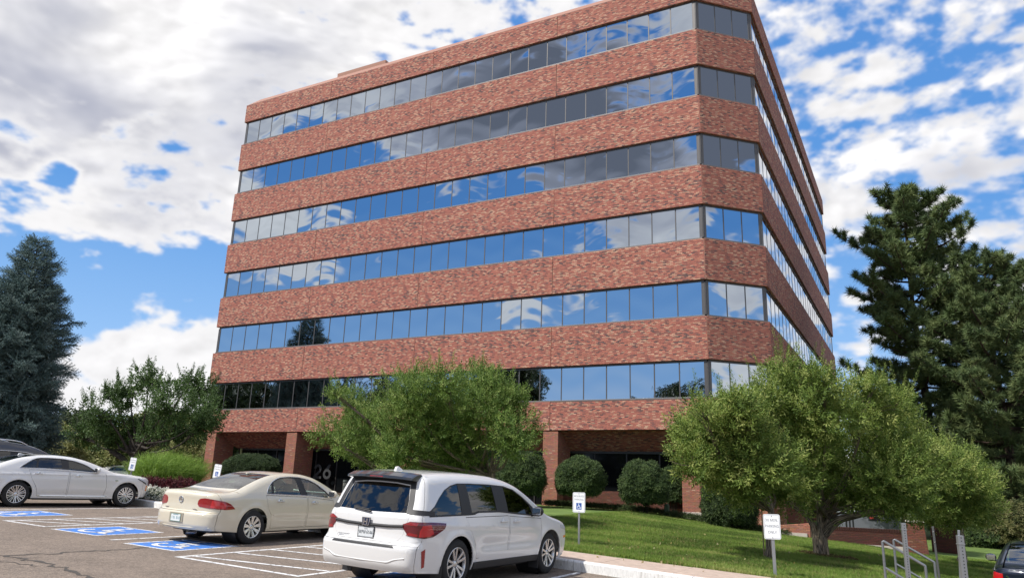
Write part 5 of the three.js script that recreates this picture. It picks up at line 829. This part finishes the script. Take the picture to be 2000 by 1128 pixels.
{
  let b = onLawn(1605, 1086);
  const dpt = (p) => p.clone().sub(camera.position).dot(dirOf(1000, 564));
  broadTree({ label: 'yellow green crabapple with thick forked trunk on the lawn, largest of the lawn trees', seed: 21, spires: 7, spike: 1.25, base: b, depth: dpt(b), deep: 3.6, r0: .105, r1: .07, n: 11000, cols: crab, fork: [0, 1.1, 0], forks: [[-.25, .95, .05], [.22, .95, -.1], [0, 1.05, .1]],
    trunks: [[[-.09, -.1, 0], [-.10, .45, .02], [-.24, .95, .05], [-.75, 1.35, .1]], [[.1, -.1, -.03], [.09, .5, -.04], [.2, .95, -.1], [.35, 1.5, -.2]], [[.02, -.1, .06], [.02, .5, .06], [.04, 1.05, .1], [.1, 1.6, .2]], [[.12, .55, 0], [.5, .92, .1], [1.1, 1.12, .15], [1.8, 1.2, .2]]],
    blobs: [[1540, 765, 62], [1530, 722, 30], [1600, 800, 85], [1545, 880, 90], [1680, 800, 68], [1640, 895, 100], [1735, 842, 66], [1720, 930, 90], [1785, 905, 66], [1600, 950, 62], [1540, 945, 60], [1700, 765, 34], [1690, 965, 52], [1765, 975, 52], [1610, 745, 30], [1480, 815, 60], [1500, 785, 34], [1750, 790, 36]] });
  b = onLawn(1505, 1091);
  broadTree({ label: 'yellow green crabapple with thin trunk right behind the 30 minute sign', seed: 22, base: b, depth: dpt(b) + .3, deep: 2.6, r0: .085, r1: .06, n: 6000, cols: crab, fork: [.08, 1.05, 0], trunks: [[[0, -.1, 0], [.0, .5, 0], [.07, 1.05, 0], [.02, 1.6, 0]]],
    blobs: [[1390, 855, 72], [1352, 905, 44], [1440, 835, 58], [1480, 905, 72], [1415, 920, 48], [1345, 850, 34], [1455, 955, 42], [1420, 800, 36], [1490, 935, 44], [1372, 805, 26], [1450, 800, 40]] });
  b = onLawn(1882, 1099);
  broadTree({ label: 'small yellow green crabapple at right, dark trunk behind the perforated post', seed: 23, base: b, depth: dpt(b) - 1, deep: 2.2, r0: .10, r1: .08, n: 4200, cols: crab, fork: [0, 1.1, 0], trunks: [[[0, -.1, 0], [.02, .5, 0], [0, 1.1, 0], [-.2, 1.7, 0]]],
    blobs: [[1840, 905, 48], [1880, 950, 54], [1918, 945, 30], [1850, 985, 56], [1908, 990, 42], [1805, 985, 40], [1880, 905, 32], [1815, 940, 46]] });
  b = onLawn(1770, 1072);
  broadTree({ label: 'slim trunked crabapple half hidden behind the largest lawn tree', seed: 24, base: b, depth: dpt(b), deep: 2, r0: .10, r1: .08, n: 2600, cols: crab, fork: [0, 1.3, 0], trunks: [[[0, -.1, 0], [-.03, .6, 0], [.05, 1.3, 0], [.1, 1.9, 0]]], blobs: [[1760, 900, 60], [1800, 930, 50], [1730, 960, 50], [1790, 975, 40]] });
  b = V(-12.2, ly(-12.2, -21.2), -21.2);
  broadTree({ label: 'spreading crabapple behind the minivan roof with gnarled dark trunk', seed: 25, base: b, depth: 24, deep: 4.2, r0: .13, r1: .09, n: 11000, cols: crab.map((c) => [c[0] * .82, c[1] * .92, c[2] * .9]), fork: [-.1, 1.35, 0], forks: [[-.4, 1.25, 0], [.15, 1.3, .1], [-.1, 1.4, -.1]],
    trunks: [[[0, -.1, 0], [-.1, .7, 0], [-.35, 1.25, 0], [-.8, 1.8, .1]], [[.22, -.1, .1], [.25, .7, .1], [.2, 1.3, .1], [.35, 2.0, .2]], [[.05, .7, 0], [-.6, 1.2, .1], [-1.4, 1.5, .2], [-2.2, 1.75, .3]]],
    blobs: [[640, 848, 32], [692, 805, 52], [742, 852, 72], [712, 874, 40], [800, 772, 60], [862, 745, 42], [830, 830, 88], [928, 748, 46], [965, 745, 28], [950, 800, 72], [990, 785, 42], [1000, 852, 50], [900, 868, 62], [772, 888, 42], [880, 800, 68], [668, 870, 24], [1018, 838, 36], [660, 770, 20], [905, 905, 40], [840, 900, 40], [800, 745, 22]] });
  b = at(255, 930, 33); b.y = ly(b.x, b.z);
  broadTree({ label: 'open leafy dark green tree between the spruce and the building', seed: 26, base: b, depth: 33, deep: 4, r0: .16, r1: .11, n: 5200, geo: leafB, scale: 1.15, hole: .47, fill: .65, cols: [[.045, .09, .022], [.065, .125, .03], [.09, .165, .04], [.12, .205, .05]], bark: M.darkBark, fork: [0, 1.5, 0], twigs: 12, spires: 7, forks: [[-.1, 1.3, 0], [.25, 1.5, 0], [.1, 1.9, 0]],
    trunks: [[[0, -.1, 0], [.05, .7, 0], [-.1, 1.4, 0], [-.5, 2.3, 0]], [[.12, -.1, 0], [.2, .9, .05], [.5, 1.7, .1], [1.0, 2.4, .2]], [[0, .8, 0], [-.7, 1.3, .1], [-1.4, 1.6, .2]]],
    blobs: [[200, 805, 42], [250, 765, 36], [290, 742, 32], [332, 790, 52], [388, 768, 40], [418, 800, 28], [280, 830, 58], [220, 850, 48], [165, 850, 34], [350, 845, 48], [402, 828, 36], [300, 866, 34], [370, 745, 20], [215, 770, 20]] });
}
// ---- conifers
function tuftGeo(n, len, wid, seed) { const r = rng(seed), pos = []; for (let i = 0; i < n; i++) { const d = sph(r); d.y = d.y * .75 + .55; d.normalize(); const s = sph(r).cross(d).normalize(), l = len * (.7 + .5 * r()), o = V(0, (r() - .6) * len * .7, 0), e = o.clone().addScaledVector(d, l); e.y -= l * .08; const a = o.clone().addScaledVector(s, wid * .5), b = o.clone().addScaledVector(s, -wid * .5); for (const p of [a, b, e]) pos.push(p.x, p.y, p.z); } const g = new THREE.BufferGeometry(); g.setAttribute('position', new THREE.Float32BufferAttribute(pos, 3)); g.setAttribute('uv', new THREE.Float32BufferAttribute(new Float32Array(pos.length / 3 * 2), 2)); g.computeVertexNormals(); return g; }
const pineTuft = tuftGeo(46, .26, .026, 4), spruceSpray = (() => { const r = rng(6), pos = []; for (const [ox, ang, L] of [[0, 0, .5], [.1, .7, .34], [.1, -.7, .34], [.24, .6, .26], [.24, -.6, .26]]) for (let i = 0; i < 26; i++) { const t = i / 26, o = V(Math.sin(ang) * L * t, ox + Math.cos(ang) * L * t, 0), a = i * 2.4, d = V(Math.cos(a) * .8, .75, Math.sin(a) * .8).applyAxisAngle(V(0, 0, 1), -ang).normalize(), e = o.clone().addScaledVector(d, .07), s = sph(r).multiplyScalar(.010); for (const p of [o.clone().add(s), o.clone().sub(s), e]) pos.push(p.x, p.y, p.z); } const g = new THREE.BufferGeometry(); g.setAttribute('position', new THREE.Float32BufferAttribute(pos, 3)); g.setAttribute('uv', new THREE.Float32BufferAttribute(new Float32Array(pos.length / 3 * 2), 2)); g.computeVertexNormals(); return g; })();
function pine(o) {
  const r = rng(o.seed), t = thing('pine_tree', o.label, 'tree'), b = o.base, H = o.h, list = [], br = [];
  const trunk = tube([b.clone().add(V(0, -.2, 0)), b.clone().add(V(.1, H * .35, .05)), b.clone().add(V(-.05, H * .7, 0)), b.clone().add(V(.1, H, 0))], o.r, .05, 9, 16, .3); part('trunk', trunk, M.pineBark, t);
  const prof = curve(o.prof);
  for (let k = 0; k < o.levels; k++) { const f = o.low + (1 - o.low) * Math.pow(k / (o.levels - 1), .9), y = H * f, L0 = prof(f), nb = o.nb;
    for (let j = 0; j < nb; j++) {
      const a = j / nb * 6.283 + k * 1.3 + r() * .8, L = L0 * (.55 + .6 * r()) * (o.side ? 1 + o.side * Math.cos(a) : 1); if (L < .3 || r() < .06) continue;
      const rise = lerp(.05, .75, f) * (.5 + r()), s = b.clone().add(V(.1 * f, y, 0)), e = s.clone().add(V(Math.cos(a) * L, L * rise * .55, Math.sin(a) * L)), m = s.clone().lerp(e, .5).add(V(0, -.10 * L, 0)), cv = new THREE.CatmullRomCurve3([s, m, e]);
      br.push(tube([s, m, e], .03 + .018 * L, .012, 5, 6));
      const n = Math.max(3, Math.round(L / .26));
      for (let q = 0; q < n; q++) { const u = .30 + .70 * (q + r()) / n, p = cv.getPointAt(Math.min(u, 1)), tg = cv.getTangentAt(Math.min(u, 1)), sd = (q & 1 ? 1 : -1) * (.25 + .6 * r()) * (1.15 - u * .6) * Math.min(1, L / 2), off = V(-tg.z, .25 + r() * .5, tg.x).multiplyScalar(sd); off.y = Math.abs(off.y) * (r() < .8 ? 1 : -.5); const tip = p.clone().add(off); br.push(tube([p, p.clone().lerp(tip, .5), tip], .012, .006, 3, 2));
        for (let w = 0; w < o.tufts; w++) { const pp = p.clone().lerp(tip, .45 + .6 * w / o.tufts).add(V((r() - .5) * .22, (r() - .3) * .2, (r() - .5) * .22)), ax = off.clone().normalize().multiplyScalar(.7).add(V(Math.cos(a) * .35, .75, Math.sin(a) * .35)).normalize(); list.push([pp, ax, r() * 6, o.ts * (.75 + .55 * r()), mixCol(o.cols, r())]); } }
    } }
  part('branches', br, M.pineBark, t); scatter('crown', pineTuft, M.needle, list, t);
}
const pineCols = [[.06, .10, .036], [.09, .14, .045], [.125, .175, .055], [.175, .215, .075]];
{
  let b = at(1828, 990, 40); b.y = -.2;
  pine({ label: 'tall open crowned pine right of the building', seed: 31, base: b, h: 19.3, r: .30, low: .16, levels: 27, nb: 6, tufts: 3, ts: 1.35, cols: pineCols, prof: [[0, 2.5], [.2, 3.6], [.4, 3.9], [.55, 3.9], [.7, 3.8], [.85, 3.3], [.93, 2.6], [.98, 1.7], [1, 1.0]] });
  b = at(1985, 1010, 37); b.y = -.3;
  pine({ label: 'dense dark pine at the right edge, shorter than its neighbour', seed: 32, base: b, h: 14.6, r: .28, low: .05, levels: 23, nb: 7, tufts: 3, ts: 1.35, cols: pineCols.map((c) => c.map((v) => v * .9)), prof: [[0, 3.6], [.2, 4.6], [.45, 4.3], [.65, 3.8], [.8, 3.1], [.93, 2.2], [1, 1.0]] });
  b = at(2095, 1010, 44); b.y = -.4;
  pine({ label: 'pine standing behind, partly out of the frame at right', seed: 33, base: b, h: 10.5, r: .28, low: .08, levels: 18, nb: 6, tufts: 3, ts: 1.5, cols: pineCols.map((c) => c.map((v) => v * .9)), prof: [[0, 3.6], [.3, 4.6], [.65, 3.6], [.95, 1.3], [1, .5]] });
}
{
  const r = rng(41), t = thing('spruce_tree', 'broad blue green spruce at the left edge', 'tree'), b = at(-14, 905, 38), list = [], br = []; b.y = 1.0; const H = 12.9;
  part('trunk', tube([b.clone().add(V(0, -.2, 0)), b.clone().add(V(0, H * .5, 0)), b.clone().add(V(0, H, 0))], .26, .03, 8, 10, .2), M.pineBark, t);
  const prof = curve([[0, 2.3], [.15, 2.55], [.4, 2.3], [.6, 1.9], [.8, 1.25], [.92, .7], [1, .1]]), cols = [[.065, .112, .105], [.09, .148, .138], [.125, .19, .178], [.17, .235, .22]];
  for (let k = 0; k < 50; k++) { const f = k / 49, y = H * (.04 + .96 * f), L0 = prof(f), nb = f > .8 ? 6 : 9;
    for (let j = 0; j < nb; j++) { const a = j / nb * 6.283 + k * .9 + r() * .5, L = L0 * (r() < .25 ? .95 + .32 * r() : .62 + .36 * r()), s = b.clone().add(V(0, y, 0)), dr = lerp(-.18, .35, f), e = s.clone().add(V(Math.cos(a) * L, L * dr, Math.sin(a) * L)), m = s.clone().lerp(e, .55).add(V(0, -.08 * L, 0)), cv = new THREE.CatmullRomCurve3([s, m, e]); br.push(tube([s, m, e], .025, .006, 4, 4));
      const n = Math.max(3, Math.round(L / .105)); for (let q = 0; q < n; q++) { const u = lerp(.25, 1, (q + r()) / n), p = cv.getPointAt(Math.min(u, 1)), sd = (q % 3 - 1) * (.8 - .3 * u), ax = V(Math.cos(a + sd), .10 + dr * .5 + (r() - .5) * .45, Math.sin(a + sd)).normalize(); p.add(V((r() - .5) * .12, (r() - .5) * .1, (r() - .5) * .12)); list.push([p, ax, r() * 6, (.95 + .55 * r()) * lerp(1.2, 1.0, f), mixCol(cols, r())]); } } }
  part('branches', br, M.pineBark, t); scatter('crown', spruceSpray, M.needle, list, t);
}
// ---- clipped bushes, hedge, shrubs
function bush(c, rx, ry, rz, n, cols, label, o = {}) {
  const r = rng(o.seed || 50), t = thing(o.name || 'bush', label, o.cat || 'bush', [c.x, c.y, c.z], o.group), list = [];
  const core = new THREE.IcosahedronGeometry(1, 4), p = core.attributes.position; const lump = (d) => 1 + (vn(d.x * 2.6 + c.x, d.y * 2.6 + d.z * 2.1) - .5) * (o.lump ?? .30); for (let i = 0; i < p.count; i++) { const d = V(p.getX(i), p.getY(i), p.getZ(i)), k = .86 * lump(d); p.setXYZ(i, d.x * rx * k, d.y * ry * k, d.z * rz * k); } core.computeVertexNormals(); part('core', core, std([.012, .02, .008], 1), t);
  for (let i = 0; i < n; i++) { const d = sph(r); if (d.y < -.75) continue; const k = lump(d) * (.88 + .14 * r()); const ax = V(d.x / rx + (r() - .5) * .7, d.y / ry + .3 + (r() - .5) * .6, d.z / rz + (r() - .5) * .7).normalize(); list.push([V(d.x * rx * k, d.y * ry * k, d.z * rz * k), ax, r() * 6, (o.scale || 1) * (.8 + .5 * r()), mixCol(cols, .5 + (r() - .5) * .9)]); }
  scatter('foliage', o.geo || leafTiny, o.mat || M.leaf, list, t);
  const st = []; for (let k = 0; k < 5; k++) { const a = k * 1.3; st.push(rod(V(Math.cos(a) * .08, -ry - .5, Math.sin(a) * .08), V(Math.cos(a) * rx * .4, -ry * .3, Math.sin(a) * rz * .4), .02, .012, 5)); } part('stems', st, M.darkBark, t);
}
const yew = [[.022, .044, .014], [.045, .085, .024], [.09, .15, .042], [.19, .26, .085]];
{
  const at3 = (x, y, z) => atZ(x, y, z), px = (n, z) => n * Math.abs(z) / 1250;
  let k = 1.23 * 31 / FOC;
  bush(at3(1133, 936, -30.6), .98, .80, .9, 5200, yew, 'round clipped yew bush beside the brick column, left of two', { seed: 51, scale: 2.1 });
  bush(at3(1257, 948, -30.6), .86, .88, .85, 4800, yew, 'round clipped yew bush in the middle of the bay, right of the sign', { seed: 52, scale: 2.1 });
  bush(at3(1316, 950, -33.1), .38, .8, .3, 1800, yew, 'narrow dark bush against the left side of the right hand brick column', { seed: 53, scale: 2.1 });
  bush(at3(1425, 985, -30.9), 1.0, .95, .9, 4200, yew.map((c) => c.map((v) => v * .8)), 'dark rounded bush under the crabapple, right of the brick column', { seed: 54, scale: 2.2 });
  bush(at3(1018, 930, -29.6), 1.05, .95, .9, 5200, yew, 'dark rounded bush left of the brick column behind the minivan', { seed: 55, scale: 2.2, lump: .4 });
  bush(at3(955, 950, -29.8), 1.0, .8, .9, 3800, yew, 'dark bush behind the gnarled trunk', { seed: 56, scale: 2.2, lump: .4 });
  bush(at3(820, 950, -29.8), 1.1, .8, .9, 2800, yew, 'dark bush behind the minivan under the spreading tree', { seed: 57, scale: 2.2, lump: .4 });
  bush(at3(490, 914, -30.2), 1.75, .62, .95, 6800, [[.02, .045, .014], [.035, .07, .02], [.06, .105, .03], [.095, .145, .05]], 'long clipped hedge mound before the left bay of the building', { seed: 58, scale: 2.1, name: 'hedge' });
  const sc = [[.16, .19, .055], [.25, .28, .09], [.36, .36, .14], [.48, .46, .23]];
  for (const [x, y, d, rx, ry, l, s] of [[200, 900, 52, 2.6, 2.0, 'olive shrub in the background left of the leafy trunk', 61], [105, 915, 46, 2.0, 1.4, 'low olive shrub behind the white luxury sedan roof', 62], [300, 885, 54, 3.0, 2.6, 'olive background shrub right of the leafy trunk', 63], [365, 900, 50, 1.9, 1.5, 'loose pale green shrub left of the corner column', 64], [60, 895, 60, 4, 2.2, 'dark background shrub low behind the spruce', 66]]) { const c = at(x, y, d); bush(c, rx, ry, rx * .8, 2600, sc, l, { seed: s, name: 'shrub', cat: 'shrub', geo: leafB, scale: 1.5 * rx / 2, lump: .6 }); }
  const yc = [[.035, .06, .015], [.09, .11, .03], [.20, .20, .07], [.34, .32, .16]];
  for (const [x, y, d, rx, ry, l, s, c] of [[1905, 1050, 34, 1.3, .75, 'low dark juniper on the far lawn at right', 71, yew], [1945, 1040, 36, 1.1, .8, 'green shrub under the pines at right', 72, yew], [1975, 1030, 33, .9, 1.0, 'pale yellow shrub near the right edge', 73, yc], [1935, 1005, 40, 1.4, 1.0, 'tawny shrub behind the far lawn', 74, yc], [1995, 985, 38, 1.2, 1.4, 'tall pale yellow shrub at the right edge', 75, yc], [1890, 1020, 40, 1.6, 1.1, 'dark shrub between the pine trunks', 76, yew]]) bush(at(x, y, d), rx, ry, rx, 1700, c, l, { seed: s, name: 'shrub', cat: 'shrub', geo: leafB, scale: .9, lump: .6 });
}
// ---- far trees that close the view, and the tall trees across the car park that the mirror glass shows
{
  const fc = [[.02, .035, .012], [.035, .055, .018], [.055, .08, .026], [.08, .11, .04]];
  const far = (x, y, z, w, h, label, s, n = 1500) => { const r = rng(s), t = thing('background_tree', label, 'tree', [x, y, z]), list = [], B = Array.from({ length: 11 }, () => [V((r() - .5) * w, h * (.35 + .5 * r()), (r() - .5) * w), w * (.18 + .14 * r())]); B.push([V(0, h * .86, 0), w * .2]); for (let i = 0; i < n; i++) { const [c, q] = B[i % B.length], d = sph(r), k = Math.pow(r(), .4); list.push([V(c.x + d.x * q * k, c.y + d.y * q * k * 1.1, c.z + d.z * q * k), V(d.x, d.y + .4, d.z).normalize(), r() * 6, (.8 + .6 * r()) * w / 8 * 1.5, mixCol(fc, r())]); } part('trunk', [tube([V(0, -.5, 0), V(.1, h * .3, 0), V(0, h * .7, 0)], w * .035, w * .012, 7, 6, .3), ...B.slice(0, 7).map(([c]) => tube([V(0, h * .25, 0), V(c.x * .4, h * .4, c.z * .4), c], w * .015, .02, 5, 4))], M.darkBark, t); scatter('crown', leafBig, M.leaf, list, t); };
  far(-75, 1, -34, 9, 6.5, 'hazy tree far behind the white luxury sedan', 81); far(-62, 1, -52, 9, 6, 'hazy tree far behind the leafy tree', 82); far(-95, 1, -60, 12, 7, 'distant tree low on the horizon at left', 83);
  far(14, -.5, -62, 10, 9, 'tree behind the pines at the right edge', 84); far(4, -.5, -72, 9, 8, 'tree far behind between the pine trunks', 85);
  far(-93, .5, 19, 12, 16.6, 'tall tree across the car park mirrored at the far left of the lowest windows', 86, 2600); far(-80, .5, 20, 12, 17, 'tall tree across the car park mirrored left of the spreading tree', 87, 2600); far(-74.5, .5, 17, 2.0, 23.2, 'tallest tree across the car park, its tip mirrored in the fifth floor row', 88, 2400);
  far(-66, .5, 21, 10, 15, 'broad tree across the car park mirrored over the spreading tree', 89, 2200); far(-45.5, .5, 20, 8, 18, 'tree across the car park mirrored right of the spreading tree', 90, 2200);
  far(-27, .5, 31, 9, 15.2, 'tree across the car park mirrored near the building corner', 91, 1800); far(-36, .5, 38, 9, 13.2, 'low tree across the car park mirrored in the middle of the lowest row', 92, 1500); far(-21, .5, 27, 7, 14.2, 'narrow tree across the car park mirrored at the corner pane', 93, 1500);
}
// ---- ornamental grass, flowers, lilies, ground cover
function blades(name, c, n, len, spread, cols, label, seed, wid = .012) {
  const seg = 6, pos = []; for (let i = 0; i < seg; i++) { const f = (t) => [V(-wid / 2 * (1 - t * t), Math.sin(t * 1.9) * 1.08, t * t * .58), V(wid / 2 * (1 - t * t), Math.sin(t * 1.9) * 1.08, t * t * .58)]; const [a, b] = f(i / seg), [d, e] = f((i + 1) / seg); for (const p of [a, b, e, a, e, d]) pos.push(p.x, p.y, p.z); }
  const g = new THREE.BufferGeometry(); g.setAttribute('position', new THREE.Float32BufferAttribute(pos, 3)); g.setAttribute('uv', new THREE.Float32BufferAttribute(new Float32Array(pos.length / 3 * 2), 2)); g.computeVertexNormals();
  const r = rng(seed), t = thing(name, label, 'plant', [c.x, c.y, c.z]), list = [];
  for (let i = 0; i < n; i++) { const a = r() * 6.283, q = Math.sqrt(r()), tilt = q * .62; list.push([V(Math.cos(a) * q * spread * .35, 0, Math.sin(a) * q * spread * .35), V(Math.cos(a) * Math.sin(tilt), Math.cos(tilt), Math.sin(a) * Math.sin(tilt)), r() * 6.28, V(1, len * (.6 + .5 * r()), len * (.5 + r())), mixCol(cols, r())]); }
  scatter('blades', g, M.leaf, list, t);
}
{
  const gc = [[.12, .22, .022], [.18, .31, .035], [.25, .40, .05], [.34, .48, .09]];
  const p = at(308, 962, 28.5), q = at(345, 962, 29.5), w = at(415, 935, 33); for (const v of [p, q, w]) v.y = ly(v.x, v.z);
  blades('ornamental_grass', p, 4200, 1.38, 1.0, gc, 'bright green fountain grass clump right of the leafy trunk', 101); blades('ornamental_grass', q, 4200, 1.34, 1.0, gc, 'bright green fountain grass clump nearest the corner column', 102);
  const lil = [[.16, .17, .04], [.28, .27, .08], [.40, .34, .12]];
  [[287, 950], [300, 948], [318, 953], [342, 950], [357, 948]].forEach(([x, y], i) => { const v = at(x, y + 8, 26.8 + i * .1); v.y = ly(v.x, v.z); blades('lily', v, 46, .62, .6, lil, ['pale lily leaves at the left end of the red flower bed', 'pale lily leaves second from the left in the flower bed', 'pale lily leaves before the middle of the fountain grass', 'pale lily leaves right of the white flowers', 'pale lily leaves at the right end of the flower bed'][i], 110 + i, .03); });
  const fl = (px, py, d, w, h, n, cols, label, name, seed, geo, sc) => { const c = at(px, py, d), r = rng(seed); c.y = ly(c.x, c.z); const t = thing(name, label, 'flowers', [c.x, c.y, c.z]), list = []; for (let i = 0; i < n; i++) { const a = r() * 6.283, q = Math.sqrt(r()); const y = h * (1 - q * q) * (.5 + .5 * r()) + .04; list.push([V(Math.cos(a) * q * w, y, Math.sin(a) * q * w * .6), sph(r).add(V(0, 1.2, 0)).normalize(), r() * 6, sc * (.7 + .6 * r()), mixCol(cols, r())]); } scatter('flowers', geo, name === 'white_flowers' ? petal : M.leaf, list, t); }, petal = std([1, 1, 1], .8, { side: THREE.DoubleSide });
  const red = [[.05, .008, .014], [.10, .014, .022], [.17, .025, .035]], green = [[.03, .06, .015], [.06, .10, .03]], white = [[.6, .6, .48], [.82, .82, .72], [.85, .85, .82]];
  [[280, 962, 26.2], [300, 958, 26.6], [322, 960, 26.4], [345, 958, 26.8], [365, 955, 27.2]].forEach(([x, y, d], i) => fl(x, y + 12, d, .66, .62, 620, red, ['dark red foliage plant at the bonnet of the white luxury sedan', 'dark red foliage plant behind the white flowers', 'dark red foliage plant right of the white flowers', 'dark red foliage plant near the beige sedan boot', 'dark red foliage plant farthest right in the bed'][i], 'red_plant', 120 + i, leafTiny, 2.2));
  [[288, 978, 25.2], [302, 975, 25.2], [318, 982, 24.8]].forEach(([x, y, d], i) => { fl(x, y, d, .42, .32, 380, green, ['green foliage under the left white flowers', 'green foliage under the middle white flowers', 'green foliage under the right white flowers'][i], 'flower_foliage', 130 + i, leafTiny, 1.6); fl(x, y, d - .02, .40, .36, 300, white, ['white flowers at the left of the bed edge', 'white flowers at the middle of the bed edge', 'white flowers at the right of the bed edge'][i], 'white_flowers', 140 + i, leafTiny, 1.5); });
  // turf blades
  const bl = (() => { const r = rng(150), pos = []; for (let i = 0; i < 9; i++) { const a = r() * 6.28, q = r() * .03, o = V(Math.cos(a) * q, 0, Math.sin(a) * q), h = .045 + .03 * r(), b = r() * 6.28, e = o.clone().add(V(Math.cos(b) * .025, h, Math.sin(b) * .025)), s = V(-Math.sin(b), 0, Math.cos(b)).multiplyScalar(.0035); for (const p of [o.clone().add(s), o.clone().sub(s), e]) pos.push(p.x, p.y, p.z); } const g = new THREE.BufferGeometry(); g.setAttribute('position', new THREE.Float32BufferAttribute(pos, 3)); g.setAttribute('uv', new THREE.Float32BufferAttribute(new Float32Array(pos.length / 3 * 2), 2)); g.computeVertexNormals(); return g; })();
  const r = rng(151), list = [], tc = [[.10, .16, .026], [.175, .27, .045], [.25, .36, .065], [.40, .42, .14]], Y = V(0, 1, 0);
  for (let i = 0; i < 120000; i++) { const x = lerp(-11, 2.6, r()), u = r(), z0 = kz(x) - kerbW - walkW - .01, z = lerp(z0, -31.5, u * u * .35 + u * .65); const big = fbm(x * .55 + 3, z * 1.25, 4), dry = r() < .05 + .12 * sstep(.58, .7, fbm(x * .9 + 30, z * .9, 3)), ed = sstep(.35, .0, z0 - z); list.push([V(x, ly(x, z) - .004, z), Y, r() * 6.28, (.8 + .5 * r()) * (ed > .4 ? 1.2 : 1), dry ? [.36, .31, .13] : mixCol(tc, .42 + (big - .5) * 1.5 + (r() - .5) * .35 + ed * .4 * r())]); }
  const gr = scatter('grass', bl, M.leaf, list, scene, true); gr.userData.label = 'mown green grass of the sloping lawn'; gr.userData.category = 'grass';
  const gcv = []; for (let i = 0; i < 3200; i++) { const x = lerp(-15, -4.6, r()), z = -30.9 - 1.2 * r(); gcv.push([V(x, ly(x, z) + .05 + .16 * r(), z), sph(r).add(V(0, 1, 0)).normalize(), r() * 6, 1.5, mixCol([[.02, .04, .01], [.05, .085, .02], [.09, .13, .04]], r())]); }
  const gv = scatter('ground_cover', leafTiny, M.leaf, gcv, scene, true); gv.userData.label = 'low leafy ground cover along the foot of the building'; gv.userData.category = 'ground cover';
  const lf = []; for (let i = 0; i < 150; i++) { const x = lerp(-7.5, 1, r()), u = r(), z = lerp(kz(x) - 1.0, -27, u * u); lf.push([V(x, ly(x, z) + .035 + (z > kz(x) - kerbW - walkW ? -.03 : 0), z), sph(r).add(V(0, .8, 0)).normalize(), r() * 6, .55 + .5 * r(), mixCol([[.25, .17, .05], [.45, .36, .12], [.55, .50, .30]], r())]); }
  const fl2 = scatter('fallen_leaves', leafCluster(1, .09, .05, .01, 8), M.leaf, lf, scene, true); fl2.userData.label = 'pale fallen leaves scattered on lawn and pavement'; fl2.userData.category = 'leaves';
  const b = onLawn(1605, 1086), mr = []; for (let i = 0; i < 700; i++) { const a = r() * 6.28, q = Math.sqrt(r()); const x = b.x + .15 + Math.cos(a) * q * .75, z = b.z + Math.sin(a) * q * .5; mr.push([V(x, ly(x, z) + .04, z), sph(r), r() * 6, .5 + .5 * r(), mixCol([[.06, .03, .018], [.12, .065, .035], [.2, .12, .07]], r())]); }
  const mu = scatter('bark_mulch', leafCluster(2, .08, .03, .02, 18), std([1, 1, 1], 1, { side: THREE.DoubleSide }), mr, scene, true); mu.userData.label = 'brown bark mulch round the foot of the forked trunk'; mu.userData.category = 'mulch';
  const k = onLawn(1500, 1089), sk = thing('marker_stake', 'thin wooden stake with red tip beside the thin trunk', 'stake', [k.x - .06, k.y, k.z + .12]); part('stake', rbox(.025, 1.28, .025, .004, 0, .6, 0, 1), std([.32, .24, .15], .8), sk); part('red_tip', rbox(.034, .24, .034, .006, 0, 1.17, 0, 1), std([.5, .07, .04], .6), sk);
}
renderer.render(scene, camera);
